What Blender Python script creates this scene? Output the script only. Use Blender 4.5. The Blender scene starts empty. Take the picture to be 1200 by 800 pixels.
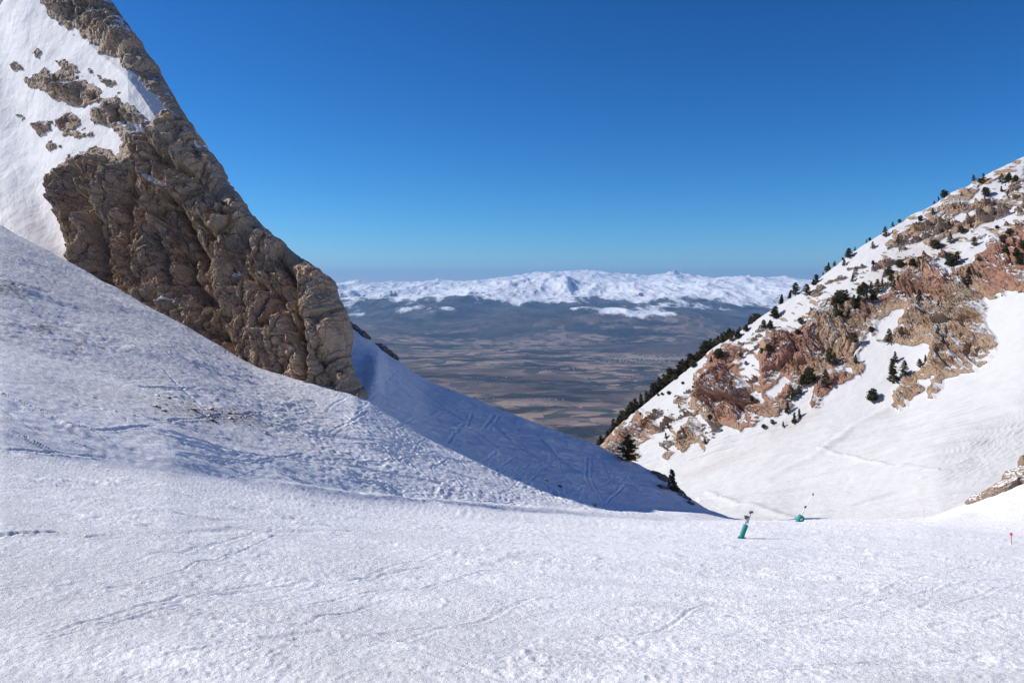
import bpy, math, random
import numpy as np
from mathutils import Vector, Matrix

Q = 1.0            # mesh density
F = 933.0          # focal length in photo pixels (1200 wide)
CX, HY = 600.0, 330.0
rng = np.random.default_rng(7)
random.seed(7)
f4 = np.float32
scene = bpy.context.scene
COL = scene.collection

# ------------------------------------------------------------------ noise
_T = rng.random((64, 64, 64)).astype(f4) * 2 - 1
def vnoise(x, y, z=0.0):
    x = np.asarray(x, f4); y = np.asarray(y, f4); z = np.broadcast_to(np.asarray(z, f4), x.shape)
    xi = np.floor(x); yi = np.floor(y); zi = np.floor(z)
    fx = x - xi; fy = y - yi; fz = z - zi
    fx = fx * fx * (3 - 2 * fx); fy = fy * fy * (3 - 2 * fy); fz = fz * fz * (3 - 2 * fz)
    xi = xi.astype(np.int32) & 63; yi = yi.astype(np.int32) & 63; zi = zi.astype(np.int32) & 63
    x1 = (xi + 1) & 63; y1 = (yi + 1) & 63; z1 = (zi + 1) & 63
    def g(a, b, c): return _T[a, b, c]
    c00 = g(xi, yi, zi) * (1 - fx) + g(x1, yi, zi) * fx
    c10 = g(xi, y1, zi) * (1 - fx) + g(x1, y1, zi) * fx
    c0 = c00 * (1 - fy) + c10 * fy
    if not np.any(fz): return c0
    c01 = g(xi, yi, z1) * (1 - fx) + g(x1, yi, z1) * fx
    c11 = g(xi, y1, z1) * (1 - fx) + g(x1, y1, z1) * fx
    c1 = c01 * (1 - fy) + c11 * fy
    return c0 * (1 - fz) + c1 * fz
def fbm(x, y, z=0.0, octs=4, gain=0.5, lac=2.03, ridged=False, seed=0):
    x = np.asarray(x, f4) + 11.3 * seed; y = np.asarray(y, f4) + 7.7 * seed
    s = 0; a = 1.0; t = 0
    c, sn = math.cos(0.6), math.sin(0.6)
    for i in range(octs):
        n = vnoise(x, y, z)
        if ridged: n = 1 - 2 * np.abs(n)
        s = s + a * n; t += a; a *= gain
        x, y = (c * x - sn * y) * lac + 17.1, (sn * x + c * y) * lac + 3.7
        z = np.asarray(z, f4) * lac + (5.3 if np.any(z) else 0)
    return s / t
_R = rng.random((64, 64, 5)).astype(f4)
def facet(u, v, tilt=0.6, seed=0):
    """Voronoi blocks: returns block height, distance to the block's edge, block random."""
    u = np.asarray(u, f4) + seed * 13.7; v = np.asarray(v, f4) + seed * 5.1
    ui = np.floor(u).astype(np.int32); vi = np.floor(v).astype(np.int32)
    d1 = np.full(u.shape, 9, f4); d2 = np.full(u.shape, 9, f4)
    h = np.zeros(u.shape, f4); r = np.zeros(u.shape, f4)
    for a in (-1, 0, 1):
        for b in (-1, 0, 1):
            ca = ui + a; cb = vi + b
            k = _R[ca & 63, cb & 63]
            dx = u - (ca + k[..., 0]); dy = v - (cb + k[..., 1])
            d = dx * dx + dy * dy
            hh = (k[..., 2] - .5) + tilt * ((k[..., 3] - .5) * dx + (k[..., 4] - .5) * dy) * 2
            near = d < d1
            d2 = np.where(near, d1, np.minimum(d2, d))
            h = np.where(near, hh, h); r = np.where(near, k[..., 3], r)
            d1 = np.where(near, d, d1)
    return h, np.sqrt(d2) - np.sqrt(d1), r
def sstep(a, b, x):
    t = np.clip((x - a) / (b - a), 0, 1); return t * t * (3 - 2 * t)
def gsmooth(a, sig, axis):
    if sig <= 0: return a
    n = int(3 * sig + 1); k = np.exp(-0.5 * (np.arange(-n, n + 1) / sig) ** 2); k /= k.sum()
    pad = [(0, 0)] * a.ndim; pad[axis] = (n, n)
    b = np.pad(a, pad, mode='edge')
    out = np.zeros_like(a)
    for i, w in enumerate(k):
        sl = [slice(None)] * a.ndim; sl[axis] = slice(i, i + a.shape[axis]); out = out + w * b[tuple(sl)]
    return out
def poly_sdf(px, py, polys):
    """positive inside, in photo-pixel units at the surface's own distance"""
    best = np.full(px.shape, -1e3, f4)
    for poly in polys:
        P = np.array(poly, f4)
        x0, y0 = P.min(0) - 30; x1, y1 = P.max(0) + 30
        m = (px > x0) & (px < x1) & (py > y0) & (py < y1)
        if not m.any(): continue
        qx = px[m]; qy = py[m]
        d = np.full(qx.shape, 1e9, f4); ins = np.zeros(qx.shape, bool)
        for i in range(len(P)):
            ax, ay = P[i]; bx, by = P[(i + 1) % len(P)]
            ex, ey = bx - ax, by - ay
            t = np.clip(((qx - ax) * ex + (qy - ay) * ey) / (ex * ex + ey * ey + 1e-9), 0, 1)
            dd = (qx - ax - t * ex) ** 2 + (qy - ay - t * ey) ** 2
            d = np.minimum(d, dd)
            c = ((ay > qy) != (by > qy)) & (qx < (bx - ax) * (qy - ay) / (by - ay + 1e-9) + ax)
            ins ^= c
        s = np.sqrt(d) * np.where(ins, 1, -1)
        best[m] = np.maximum(best[m], s)
    return best
def line_dist(px, py, line, w):
    d = np.full(px.shape, 1e3, f4)
    L = np.array(line, f4)
    m = (px > L[:, 0].min() - w) & (px < L[:, 0].max() + w) & (py > L[:, 1].min() - w) & (py < L[:, 1].max() + w)
    qx = px[m]; qy = py[m]; dd = np.full(qx.shape, 1e9, f4)
    for (ax, ay), (bx, by) in zip(L[:-1], L[1:]):
        ex, ey = bx - ax, by - ay
        t = np.clip(((qx - ax) * ex + (qy - ay) * ey) / (ex * ex + ey * ey + 1e-9), 0, 1)
        dd = np.minimum(dd, (qx - ax - t * ex) ** 2 + (qy - ay - t * ey) ** 2)
    d[m] = np.sqrt(dd); return d

# ------------------------------------------------------------------ meshes
def world(px, py, d):
    return np.stack([(px - CX) / F * d, d, -(py - HY) / F * d], -1)
def at(px, py, d):
    return Vector(((px - CX) / F * d, d, -(py - HY) / F * d))
def grid_normals(P):
    du = np.gradient(P, axis=1); dv = np.gradient(P, axis=0)
    n = np.cross(du, dv); n /= np.linalg.norm(n, axis=-1, keepdims=True) + 1e-9
    return n
def grid_mesh(name, P, mat, attrs=None, smooth=True, flip=False):
    R, C, _ = P.shape
    me = bpy.data.meshes.new(name)
    me.vertices.add(R * C)
    me.vertices.foreach_set('co', P.astype(f4).ravel())
    idx = np.arange(R * C, dtype=np.int32).reshape(R, C)
    q = np.stack([idx[:-1, :-1], idx[:-1, 1:], idx[1:, 1:], idx[1:, :-1]], -1).reshape(-1, 4)
    if flip: q = q[:, ::-1]
    me.loops.add(q.size); me.polygons.add(len(q))
    me.loops.foreach_set('vertex_index', np.ascontiguousarray(q).ravel())
    me.polygons.foreach_set('loop_start', np.arange(len(q), dtype=np.int32) * 4)
    me.update(calc_edges=True)
    me.polygons.foreach_set('use_smooth', np.full(len(q), smooth))
    for k, v in (attrs or {}).items():
        if v.ndim == 3:
            a = me.attributes.new(k, 'FLOAT_VECTOR', 'POINT'); a.data.foreach_set('vector', v.astype(f4).ravel())
        else:
            a = me.attributes.new(k, 'FLOAT', 'POINT'); a.data.foreach_set('value', v.astype(f4).ravel())
    me.materials.append(mat)
    o = bpy.data.objects.new(name, me); COL.objects.link(o)
    return o
def rows_from_net(pxs, rows, counts, sm_px=0, sm_row=0):
    """rows: list of {px:(py,d)}; z is interpolated straight between rows, then rounded a little."""
    D = []; Z = []
    for r in rows:
        k = sorted(r); PY = np.interp(pxs, k, [r[i][0] for i in k]); DD = np.interp(pxs, k, [r[i][1] for i in k])
        if sm_px:                                        # round the corners of the control line itself
            u = np.arange(pxs.min() - 60, pxs.max() + 60, 2.0)
            PY = np.interp(pxs, u, gsmooth(np.interp(u, k, [r[i][0] for i in k]), sm_px / 2, 0))
            DD = np.interp(pxs, u, gsmooth(np.interp(u, k, [r[i][1] for i in k]), sm_px / 2, 0))
        D.append(DD); Z.append(-(PY - HY) / F * DD)
    D = np.array(D); Z = np.array(Z)
    outD = []; outZ = []
    for i, n in enumerate(counts):
        # spacing even in 1/d so that picture rows are evenly served
        for j in range(n):
            t = j / n
            inv = (1 - t) / D[i] + t / D[i + 1]
            d = 1 / inv
            w = (d - D[i]) / (D[i + 1] - D[i] + 1e-9)
            outD.append(d); outZ.append(Z[i] * (1 - w) + Z[i + 1] * w)
    outD.append(D[-1]); outZ.append(Z[-1])
    D = np.array(outD); Z = np.array(outZ)
    if sm_row: D = gsmooth(D, sm_row, 0); Z = gsmooth(Z, sm_row, 0)
    return D, Z
def make_mesh(name, verts, faces, mat, parent=None, smooth=False):
    me = bpy.data.meshes.new(name); me.from_pydata([tuple(v) for v in verts], [], faces); me.update()
    if smooth: me.polygons.foreach_set('use_smooth', [True] * len(me.polygons))
    me.materials.append(mat)
    o = bpy.data.objects.new(name, me); COL.objects.link(o)
    if parent: o.parent = parent
    return o
def tag(o, label=None, cat=None, group=None, kind=None):
    if label: o['label'] = label
    if cat: o['category'] = cat
    if group: o['group'] = group
    if kind: o['kind'] = kind
    return o
def empty(name, loc):
    o = bpy.data.objects.new(name, None); COL.objects.link(o); o.location = loc; o.empty_display_size = .2; return o

# ------------------------------------------------------------------ materials
class NT:
    def __init__(s, name):
        s.m = bpy.data.materials.new(name); s.m.use_nodes = True
        s.t = s.m.node_tree; s.t.nodes.clear()
        s.out = s.t.nodes.new('ShaderNodeOutputMaterial')
        s.b = s.t.nodes.new('ShaderNodeBsdfPrincipled'); s.l(s.b.outputs[0], s.out.inputs['Surface'])
        s.co = s.n('ShaderNodeTexCoord').outputs['Object']
    def n(s, t, **k):
        x = s.t.nodes.new(t)
        for a, v in k.items(): setattr(x, a, v)
        return x
    def l(s, a, b): s.t.links.new(a, b)
    def put(s, sock, v):
        if hasattr(v, 'links'): s.l(v, sock)
        elif isinstance(v, (tuple, list)) and len(v) == 3 and sock.type == 'RGBA': sock.default_value = (*v, 1)
        else: sock.default_value = v
    def noise(s, scale, detail=4, rough=.5, dist=0, vec=None, out='Fac'):
        x = s.n('ShaderNodeTexNoise'); x.inputs['Scale'].default_value = scale; x.inputs['Detail'].default_value = detail
        x.inputs['Roughness'].default_value = rough; x.inputs['Distortion'].default_value = dist
        s.l(vec or s.co, x.inputs['Vector']); return x.outputs[out]
    def vor(s, scale, feature='F1', out='Distance', vec=None, rand=1):
        x = s.n('ShaderNodeTexVoronoi', feature=feature); x.inputs['Scale'].default_value = scale
        x.inputs['Randomness'].default_value = rand
        s.l(vec or s.co, x.inputs['Vector']); return x.outputs[out]
    def map(s, scale=(1, 1, 1), rot=(0, 0, 0), vec=None):
        x = s.n('ShaderNodeMapping'); x.inputs['Scale'].default_value = scale; x.inputs['Rotation'].default_value = rot
        s.l(vec or s.co, x.inputs['Vector']); return x.outputs[0]
    def math(s, op, a, b=0.0, clamp=False):
        x = s.n('ShaderNodeMath', operation=op, use_clamp=clamp); s.put(x.inputs[0], a); s.put(x.inputs[1], b); return x.outputs[0]
    def ramp(s, v, a, b, smooth=True):
        x = s.n('ShaderNodeMapRange', interpolation_type='SMOOTHSTEP' if smooth else 'LINEAR')
        s.put(x.inputs[0], v); x.inputs[1].default_value = a; x.inputs[2].default_value = b; return x.outputs[0]
    def mix(s, f, a, b):
        x = s.n('ShaderNodeMix', data_type='RGBA'); s.put(x.inputs[0], f); s.put(x.inputs[6], a); s.put(x.inputs[7], b); return x.outputs[2]
    def attr(s, name):
        return s.n('ShaderNodeAttribute', attribute_name=name).outputs['Fac']
    def bump(s, h, dist, strength=1.0, prev=None):
        x = s.n('ShaderNodeBump'); x.inputs['Strength'].default_value = strength; x.inputs['Distance'].default_value = dist
        s.l(h, x.inputs['Height'])
        if prev: s.l(prev, x.inputs['Normal'])
        return x.outputs[0]
def simple(name, col, rough=.7, metal=0, var=.25, scale=20):
    t = NT(name); n = t.noise(scale, 4, .6)
    t.put(t.b.inputs['Base Color'], t.mix(n, tuple(c * (1 - var) for c in col), tuple(min(1, c * (1 + var)) for c in col)))
    t.b.inputs['Roughness'].default_value = rough; t.b.inputs['Metallic'].default_value = metal
    return t.m

def leafy(*a):
    m = simple(*a); t = m.node_tree; b = next(n for n in t.nodes if n.type == 'BSDF_PRINCIPLED'); o = next(n for n in t.nodes if n.type == 'OUTPUT_MATERIAL')
    tr = t.nodes.new('ShaderNodeBsdfTranslucent'); mx = t.nodes.new('ShaderNodeMixShader'); mx.inputs[0].default_value = .35
    t.links.new(b.inputs['Base Color'].links[0].from_socket, tr.inputs[0]); t.links.new(b.outputs[0], mx.inputs[1]); t.links.new(tr.outputs[0], mx.inputs[2]); t.links.new(mx.outputs[0], o.inputs[0])
    return m
SNOW = (.925, .92, .92)
def m_near_snow():
    t = NT('piste_snow')
    dirt = t.attr('dirt')
    n1 = t.noise(9, 3, .6); n2 = t.noise(60, 3, .7); n3 = t.noise(1.1, 3, .55)
    clod = t.vor(22); clod2 = t.vor(7)
    dm = t.ramp(t.math('ADD', dirt, t.math('MULTIPLY', t.math('SUBTRACT', t.noise(3.2, 6, .75), .5), 1.6)), .42, .62)
    stone = t.mix(t.noise(5, 4, .6), (.10, .075, .05), (.32, .27, .21))
    sn = t.mix(n3, (.865, .865, .875), SNOW)
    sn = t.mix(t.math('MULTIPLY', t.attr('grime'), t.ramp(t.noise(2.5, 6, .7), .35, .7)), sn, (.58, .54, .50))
    t.put(t.b.inputs['Base Color'], t.mix(dm, sn, stone))
    t.b.inputs['Roughness'].default_value = .55
    t.b.inputs['Specular IOR Level'].default_value = .25
    big = t.noise(1.7, 10, .66)
    pt = t.ramp(t.noise(.33, 5, .6), .38, .62)
    fine = t.math('MULTIPLY', t.noise(24, 5, .72), t.math('ADD', t.math('MULTIPLY', pt, .8), .25))
    b = t.bump(big, .17, .85)
    b = t.bump(fine, .04, .9, b)
    b = t.bump(t.noise(1.0, 5, .65, vec=t.map((.4, 4.5, 1), (0, 0, -.22))), .055, .8, b)
    t.l(b, t.b.inputs['Normal'])
    return t.m
def m_mountain(name, old=1.0, grain=1.0, pal=((.37, .28, .205), (.68, .55, .42), (.44, .30, .19), (.70, .53, .38))):
    """snow and rock share one surface; 'rock' and 'tint' were laid out on the mesh"""
    t = NT(name)
    rk = t.math('ADD', t.attr('rock'), t.math('MULTIPLY', t.math('SUBTRACT', t.noise(1.6 * grain, 5, .7), .5), .5))
    rm = t.ramp(rk, .42, .55)
    a = t.noise(.16 * grain, 5, .6); b_ = t.noise(.9 * grain, 6, .7); c = t.noise(5 * grain, 4, .7)
    st = t.noise(.8 * grain, 4, .6, vec=t.map((1, 1, .22), (0, .5, 0)))
    grey = t.mix(b_, pal[0], pal[1])
    tan = t.mix(b_, pal[2], pal[3])
    base = t.mix(t.ramp(a, .38, .62), grey, tan)
    base = t.mix(t.math('MULTIPLY', t.ramp(st, .5, .7), .38), base, (.20, .15, .11))
    redc = t.mix(t.noise(.35 * grain, 5, .7), (.30, .13, .095), (.58, .34, .23))
    base = t.mix(t.attr('tint'), base, redc)
    base = t.mix(t.math('MULTIPLY', t.ramp(c, .52, .70), .4), base, (.10, .08, .065))
    fis = t.vor(.55 * grain, 'DISTANCE_TO_EDGE', vec=t.map((1, 1, .5), (0, .35, 0), t.n('ShaderNodeTexCoord').outputs['Object']))
    base = t.mix(t.math('MULTIPLY', t.ramp(fis, .035, .0), t.ramp(b_, .4, .6)), base, (.05, .04, .035))
    lich = t.math('MULTIPLY', t.ramp(t.noise(.5 * grain, 5, .65), .56, .68), t.attr('veg'))
    base = t.mix(lich, base, (.075, .065, .03))
    snow = t.mix(t.noise(.5 * grain, 4, .6), tuple(old * v for v in (.62, .62, .63)), tuple(old * v for v in (.72, .72, .725)))
    snow = t.mix(t.math('MULTIPLY', t.attr('grime'), t.ramp(t.noise(.7, 6, .7, vec=t.map((.25, .25, 1), (0, 0, 0))), .3, .55)), snow, (.48, .45, .435))
    t.put(t.b.inputs['Base Color'], t.mix(rm, snow, base))
    t.put(t.b.inputs['Roughness'], t.math('MULTIPLY_ADD', rm, .3))
    t.b.inputs['Roughness'].default_value = .75
    t.b.inputs['Specular IOR Level'].default_value = .2
    for lk in list(t.b.inputs['Roughness'].links): t.t.links.remove(lk)
    h = t.math('MULTIPLY', t.math('ADD', b_, t.math('MULTIPLY', c, .5)), rm)
    b = t.bump(h, .7 / grain, 1.0)
    b = t.bump(t.math('MULTIPLY', t.noise(9 * grain, 4, .75), rm), .06 / grain, .7, b)
    b = t.bump(t.noise(3 * grain, 5, .65), .05 / grain, .8, b)
    t.l(b, t.b.inputs['Normal'])
    return t.m
def m_stone(name, ca, cb, sc=2.0):
    t = NT(name)
    a = t.noise(sc, 6, .7); b_ = t.noise(sc * 5, 4, .7)
    base = t.mix(a, ca, cb); base = t.mix(t.math('MULTIPLY', t.ramp(b_, .5, .7), .5), base, tuple(c * .35 for c in ca))
    up = t.n('ShaderNodeSeparateXYZ'); g = t.n('ShaderNodeNewGeometry'); t.l(g.outputs['Normal'], up.inputs[0])
    s = t.ramp(t.math('ADD', up.outputs[2], t.math('MULTIPLY', t.math('SUBTRACT', a, .5), 1.0)), .86, .96)
    t.put(t.b.inputs['Base Color'], t.mix(s, base, SNOW)); t.b.inputs['Roughness'].default_value = .85
    t.l(t.bump(t.math('ADD', a, t.math('MULTIPLY', b_, .5)), .15 / sc * 2, .9), t.b.inputs['Normal'])
    return t.m
def m_valley():
    t = NT('valley_land')
    # fields
    warp = t.n('ShaderNodeVectorMath', operation='ADD')
    wn = t.n('ShaderNodeTexNoise'); wn.inputs['Scale'].default_value = .0012; t.l(t.co, wn.inputs['Vector'])
    sc = t.n('ShaderNodeVectorMath', operation='SCALE'); t.l(wn.outputs['Color'], sc.inputs[0]); sc.inputs['Scale'].default_value = 700
    t.l(t.co, warp.inputs[0]); t.l(sc.outputs[0], warp.inputs[1])
    v = t.n('ShaderNodeTexVoronoi'); v.inputs['Scale'].default_value = .0065; t.l(t.map((1, .8, 1), (0, 0, .4), warp.outputs[0]), v.inputs['Vector'])
    sep = t.n('ShaderNodeSeparateColor'); t.l(v.outputs['Color'], sep.inputs[0])
    big = t.noise(.00045, 4, .6)
    fld = t.mix(t.ramp(sep.outputs[0], .1, .9), (.09, .075, .075), (.32, .23, .18))
    fld = t.mix(t.ramp(sep.outputs[1], .78, .85), fld, (.33, .25, .18))
    fld = t.mix(t.ramp(sep.outputs[2], .86, .90), fld, (.055, .065, .045))
    scrub = t.mix(t.noise(.004, 5, .7), (.05, .04, .035), (.15, .11, .09))
    land = t.mix(t.ramp(big, .42, .58), fld, scrub)
    wood = t.math('MULTIPLY', t.ramp(t.noise(.0011, 9, .74, vec=t.map((.6, 1.2, 1))), .50, .56), .9)
    land = t.mix(wood, land, (.014, .019, .020))
    # snow by height
    at_ = t.attr('snow')
    sn = t.ramp(t.math('ADD', at_, t.math('MULTIPLY', t.math('SUBTRACT', t.noise(.0009, 8, .66, vec=t.map((1.3, .45, 1))), .5), 2.6)), .36, .62)
    sn = t.math('MULTIPLY', sn, t.ramp(at_, .03, .16))
    hw = t.mix(t.ramp(t.noise(.0013, 8, .75), .38, .66), (.014, .022, .030), (.13, .115, .115))
    land = t.mix(t.attr('hill'), land, hw)
    t.put(t.b.inputs['Base Color'], t.mix(sn, land, (.86, .87, .9)))
    t.b.inputs['Roughness'].default_value = .9; t.b.inputs['Specular IOR Level'].default_value = .05
    t.l(t.bump(t.noise(.0016, 7, .6), 130, .5), t.b.inputs['Normal'])
    return t.m

M_SNOW = m_near_snow()
M_LEFT = m_mountain('cliff_rock_and_snow', grain=1.0)
M_RIGHT = m_mountain('mountainside_rock_and_snow', old=.80, grain=.6, pal=((.34, .25, .18), (.60, .48, .36), (.42, .27, .165), (.66, .47, .31)))
M_VALLEY = m_valley()
M_BROWN = m_stone('brown_stone', (.13, .09, .06), (.36, .25, .17), 2.0)
M_DARK = m_stone('dark_stone', (.06, .05, .045), (.22, .18, .15), 1.5)
M_NEEDLE = leafy('pine_needles', (.115, .112, .055), .8, 0, .5, 1.5)
M_NEEDLE2 = leafy('olive_needles', (.15, .13, .06), .8, 0, .45, 1.5)
M_BARK = simple('bark', (.10, .07, .05), .9)
M_TEAL = simple('teal_padding', (.0, .20, .19), .6, 0, .3, 8)
M_STEEL = simple('galvanised_steel', (.45, .46, .48), .45, .6, .15)
M_GREY = simple('dark_plastic', (.10, .10, .11), .5)
M_RED = simple('red_paint', (.60, .03, .06), .5)
M_WHITE = simple('white_decal', (.75, .78, .78), .5)

# ------------------------------------------------------------------ near snow (piste, bank, shaded shoulder)
def cols(lo, hi, a, b, fine, coarse):
    m = 3.0; w = 160 if lo < a - 200 and fine < 2 else 0
    return np.concatenate([np.arange(lo, a - w, coarse), np.arange(a - w, a, m), np.arange(a, b, fine), np.arange(b, b + w, m), np.arange(b + w, hi + coarse, coarse)]).astype(float)
pxA = cols(-1200, 2400, -30, 1230, 1.15 / Q, 14)
rA = [
 {-1200: (1700, 1.4), 2400: (1700, 1.4)},
 {-1200: (800, 8), 0: (800, 8), 1200: (800, 8), 2400: (800, 8)},
 # foot of the bank
 {-1200: (470, 20), -500: (500, 24), 0: (528, 29), 200: (552, 39), 450: (592, 64), 600: (603, 82), 700: (608, 94), 860: (612, 108), 950: (616, 100), 1090: (619, 88), 1200: (625, 86), 1500: (640, 70), 2400: (600, 60)},
 # middle of the bank
 {-1200: (270, 60), -500: (310, 62), 0: (400, 68), 200: (462, 72), 450: (534, 84), 600: (581, 94), 700: (598, 103), 860: (610, 116), 950: (611, 117), 1090: (611, 106), 1150: (602, 112), 1200: (590, 114), 1500: (545, 112), 2400: (440, 100)},
 # edge of the bank
 {-1200: (60, 130), -500: (120, 130), -100: (220, 128), 0: (263, 125), 70: (302, 122), 200: (372, 115), 300: (428, 110), 420: (469, 106), 500: (514, 108), 600: (556, 111), 700: (584, 116), 800: (602, 121), 860: (608, 125), 950: (608, 132), 1090: (606, 126), 1140: (587, 132), 1200: (552, 134), 1500: (470, 134), 2400: (300, 120)},
 # shaded shoulder behind
 {-1200: (75, 142), -500: (135, 140), 0: (275, 136), 200: (388, 127), 300: (440, 124), 380: (440, 126), 440: (427, 136), 500: (478, 131), 600: (520, 130), 700: (551, 130), 800: (589, 128), 860: (608.5, 127), 950: (609, 133), 1090: (607, 128), 1140: (588, 134), 1200: (553, 136), 1500: (471, 136), 2400: (302, 122)},
 # its skyline
 {-1200: (95, 155), -500: (155, 155), 0: (300, 152), 200: (400, 146), 300: (400, 152), 380: (352, 166), 396: (366, 166), 450: (410, 162), 500: (444, 158), 600: (484, 152), 700: (521, 147), 740: (538, 143), 770: (554, 139), 800: (578, 135), 830: (598, 131), 860: (609, 129), 950: (610, 135), 1090: (608, 130), 1140: (589, 136), 1200: (554, 138), 1500: (472, 138), 2400: (304, 124)},
]
def behind(r, dd, dz, soft=None):
    o = {}
    for k, (py, d) in r.items():
        z = -(py - HY) / F * d - (dz if soft is None or k < 860 else soft); o[k] = (HY - z * F / (d + dd), d + dd)
    return o
rA.append(behind(rA[-1], 22, 20, 12)); rA.append(behind(rA[-1], 90, 95, 45))
D, Z = rows_from_net(pxA, rA, [int(c * Q) for c in (60, 330, 130, 200, 190, 110, 40, 20)], sm_px=7 * Q, sm_row=4 * Q)
X = (pxA[None, :] - CX) / F * D
PXA = np.broadcast_to(pxA[None, :], D.shape); PYA = HY - Z * F / D
# regions
footy = np.interp(PXA, [-1200, 0, 200, 450, 600, 700, 860, 950, 2400], [470, 528, 552, 592, 603, 608, 610, 560, 400])
bank = sstep(-6, 14, footy - PYA) * sstep(900, 760, PXA)
edgey = np.interp(PXA, [-1200, -500, 0, 70, 200, 300, 420, 500, 600, 700, 800, 860], [-200, 10, 263, 302, 372, 428, 469, 514, 556, 584, 602, 608])
front = sstep(-4, 8, PYA - edgey) * bank
near = sstep(60, 20, D)
h = .32 * fbm(X / 11, D / 11, seed=1, octs=3) * sstep(10, 40, D)
pb = sstep(-.25, .35, fbm(X / 7, D / 9, seed=27, octs=3))
h += bank * (.26 * fbm(X / 6, D / 4, seed=2, octs=4) + .07 * (.3 + pb) * fbm(X / 1.6, D / .9, seed=3, octs=3))
# hummocky crust on the upper left bank and the churned ramp further along
hum = poly_sdf(PXA, PYA, [[(-60, 255), (60, 300), (230, 395), (380, 460), (420, 520), (250, 500), (90, 430), (-60, 400)]])
churn = poly_sdf(PXA, PYA, [[(330, 460), (480, 505), (620, 560), (800, 603), (640, 600), (470, 590), (380, 560), (300, 520)]])
hm = sstep(-8, 20, hum); cm = sstep(-6, 12, churn)
h += hm * (.2 + pb) * (.13 * np.abs(fbm(X / 2.6, D / 1.5, seed=9, octs=4, gain=.62)) + .10 * fbm(X / 1.1, D / .45, seed=16, octs=3))
sh_ = sstep(4, -8, PYA - edgey) * bank
h += sh_ * (.26 * fbm(X / 3.0, D / 2.2, seed=28, octs=5, gain=.6) + .35 * np.clip(fbm(X / 6, D / 3, seed=29, octs=3), 0, 1))
h += .7 * np.exp(-((PXA - 440) / 9) ** 2 - ((PYA - 438) / 22) ** 2) - .3 * np.exp(-((PXA - 425) / 5) ** 2 - ((PYA - 450) / 20) ** 2)
h += cm * (.13 * fbm(X / .9, D / 3.5, seed=12, octs=4, gain=.6, ridged=True) * sstep(-.3, .3, fbm(X / 5, D / 7, seed=17, octs=2)) + .06 * fbm(X / .4, D / .8, seed=18, octs=2))
# piste: worn grooming lines, drifts and crumbs
pist = 1 - bank
warp = .8 * fbm(X / 9, D / 9, seed=19, octs=2)
ga = X * .22 + D * .975 + warp; gb = X * .975 - D * .22
tr = fbm(ga / 1.5, gb / 14, seed=5, octs=5, gain=.6)
tr2 = fbm((X * -.12 + D * .99 + warp) / .45, (X * .99 + D * .12) / 6, seed=6, octs=3)
patch = sstep(-.12, .30, fbm(X / 2.2, D / 4, seed=8, octs=4) + .5 * fbm(ga / 2.2, gb / 22, seed=20, octs=2))
h += pist * (.14 * tr + .034 * tr2 * (.4 + patch)) * sstep(6, 16, D + 4)
h += (1 - .3 * bank) * (.030 * np.clip(fbm(X / .16, D / .2, seed=7, octs=3, gain=.6), 0, 1) * patch + .010 * fbm(X / .07, D / .08, seed=10, octs=2)) * sstep(50, 18, D)
h += pist * .13 * patch * np.clip(fbm(X / .7, D / 1.1, seed=14, octs=4, gain=.6), 0, 1) * sstep(8, 30, D)
h += .035 * fbm(X / .35, D / .6, seed=15, octs=2) * sstep(15, 40, D) * (.3 + bank)
# tracks drawn on the ground (kept as grooves with a raised rim)
def groove(line, width, depth, rim=.5):
    wl = [((a - CX) / F * dd, dd) for a, b, dd in line]
    L_ = sum(math.hypot(b[0] - a[0], b[1] - a[1]) for a, b in zip(wl[:-1], wl[1:]))
    W_ = np.array(wl); g_ = width * 5
    r_ = np.where((D.min(1) < W_[:, 1].max() + g_) & (D.max(1) > W_[:, 1].min() - g_))[0]
    if len(r_) == 0: return
    a_, b_ = r_[0], r_[-1] + 1
    Xs, Ds = X[a_:b_], D[a_:b_]
    m = (Xs > W_[:, 0].min() - g_) & (Xs < W_[:, 0].max() + g_) & (Ds > W_[:, 1].min() - g_) & (Ds < W_[:, 1].max() + g_)
    x = Xs[m].astype(f4); y = Ds[m].astype(f4)
    if len(x) == 0: return
    d = line_dist(x, y, wl, g_); d = d + width * .2 * vnoise(x / (width * 2), y / (width * 2), np.float32(3.3))
    e_ = np.minimum(np.hypot(x - wl[0][0], y - wl[0][1]), np.hypot(x - wl[-1][0], y - wl[-1][1]))
    dep = depth * sstep(0, .3 * L_, e_) * (.8 + .2 * sstep(-.4, .3, vnoise(x / (width * 9), y / (width * 9), np.float32(7.7))))
    sub = h[a_:b_]
    sub[m] += -dep * np.exp(-(d / width) ** 2) + rim * dep * np.exp(-((d - 1.9 * width) / (width * .7)) ** 2)
def on_ground(pts, step=6):
    """photo track points -> (px, py, depth) along the near snow"""
    out = []
    L = np.array(pts, float)
    seg = np.r_[0, np.cumsum(np.hypot(*np.diff(L, axis=0).T))]
    for s in np.arange(0, seg[-1] + .1, step):
        a = np.interp(s, seg, L[:, 0]); b = np.interp(s, seg, L[:, 1])
        j = int(np.argmin(np.abs(pxA - a))); col = PYA[:, j]; dd = D[:, j]
        ok = np.where((col[:-1] >= b) & (col[1:] <= b))[0]
        if len(ok): out.append((a, b, dd[ok[0]]))
    return out
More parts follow.
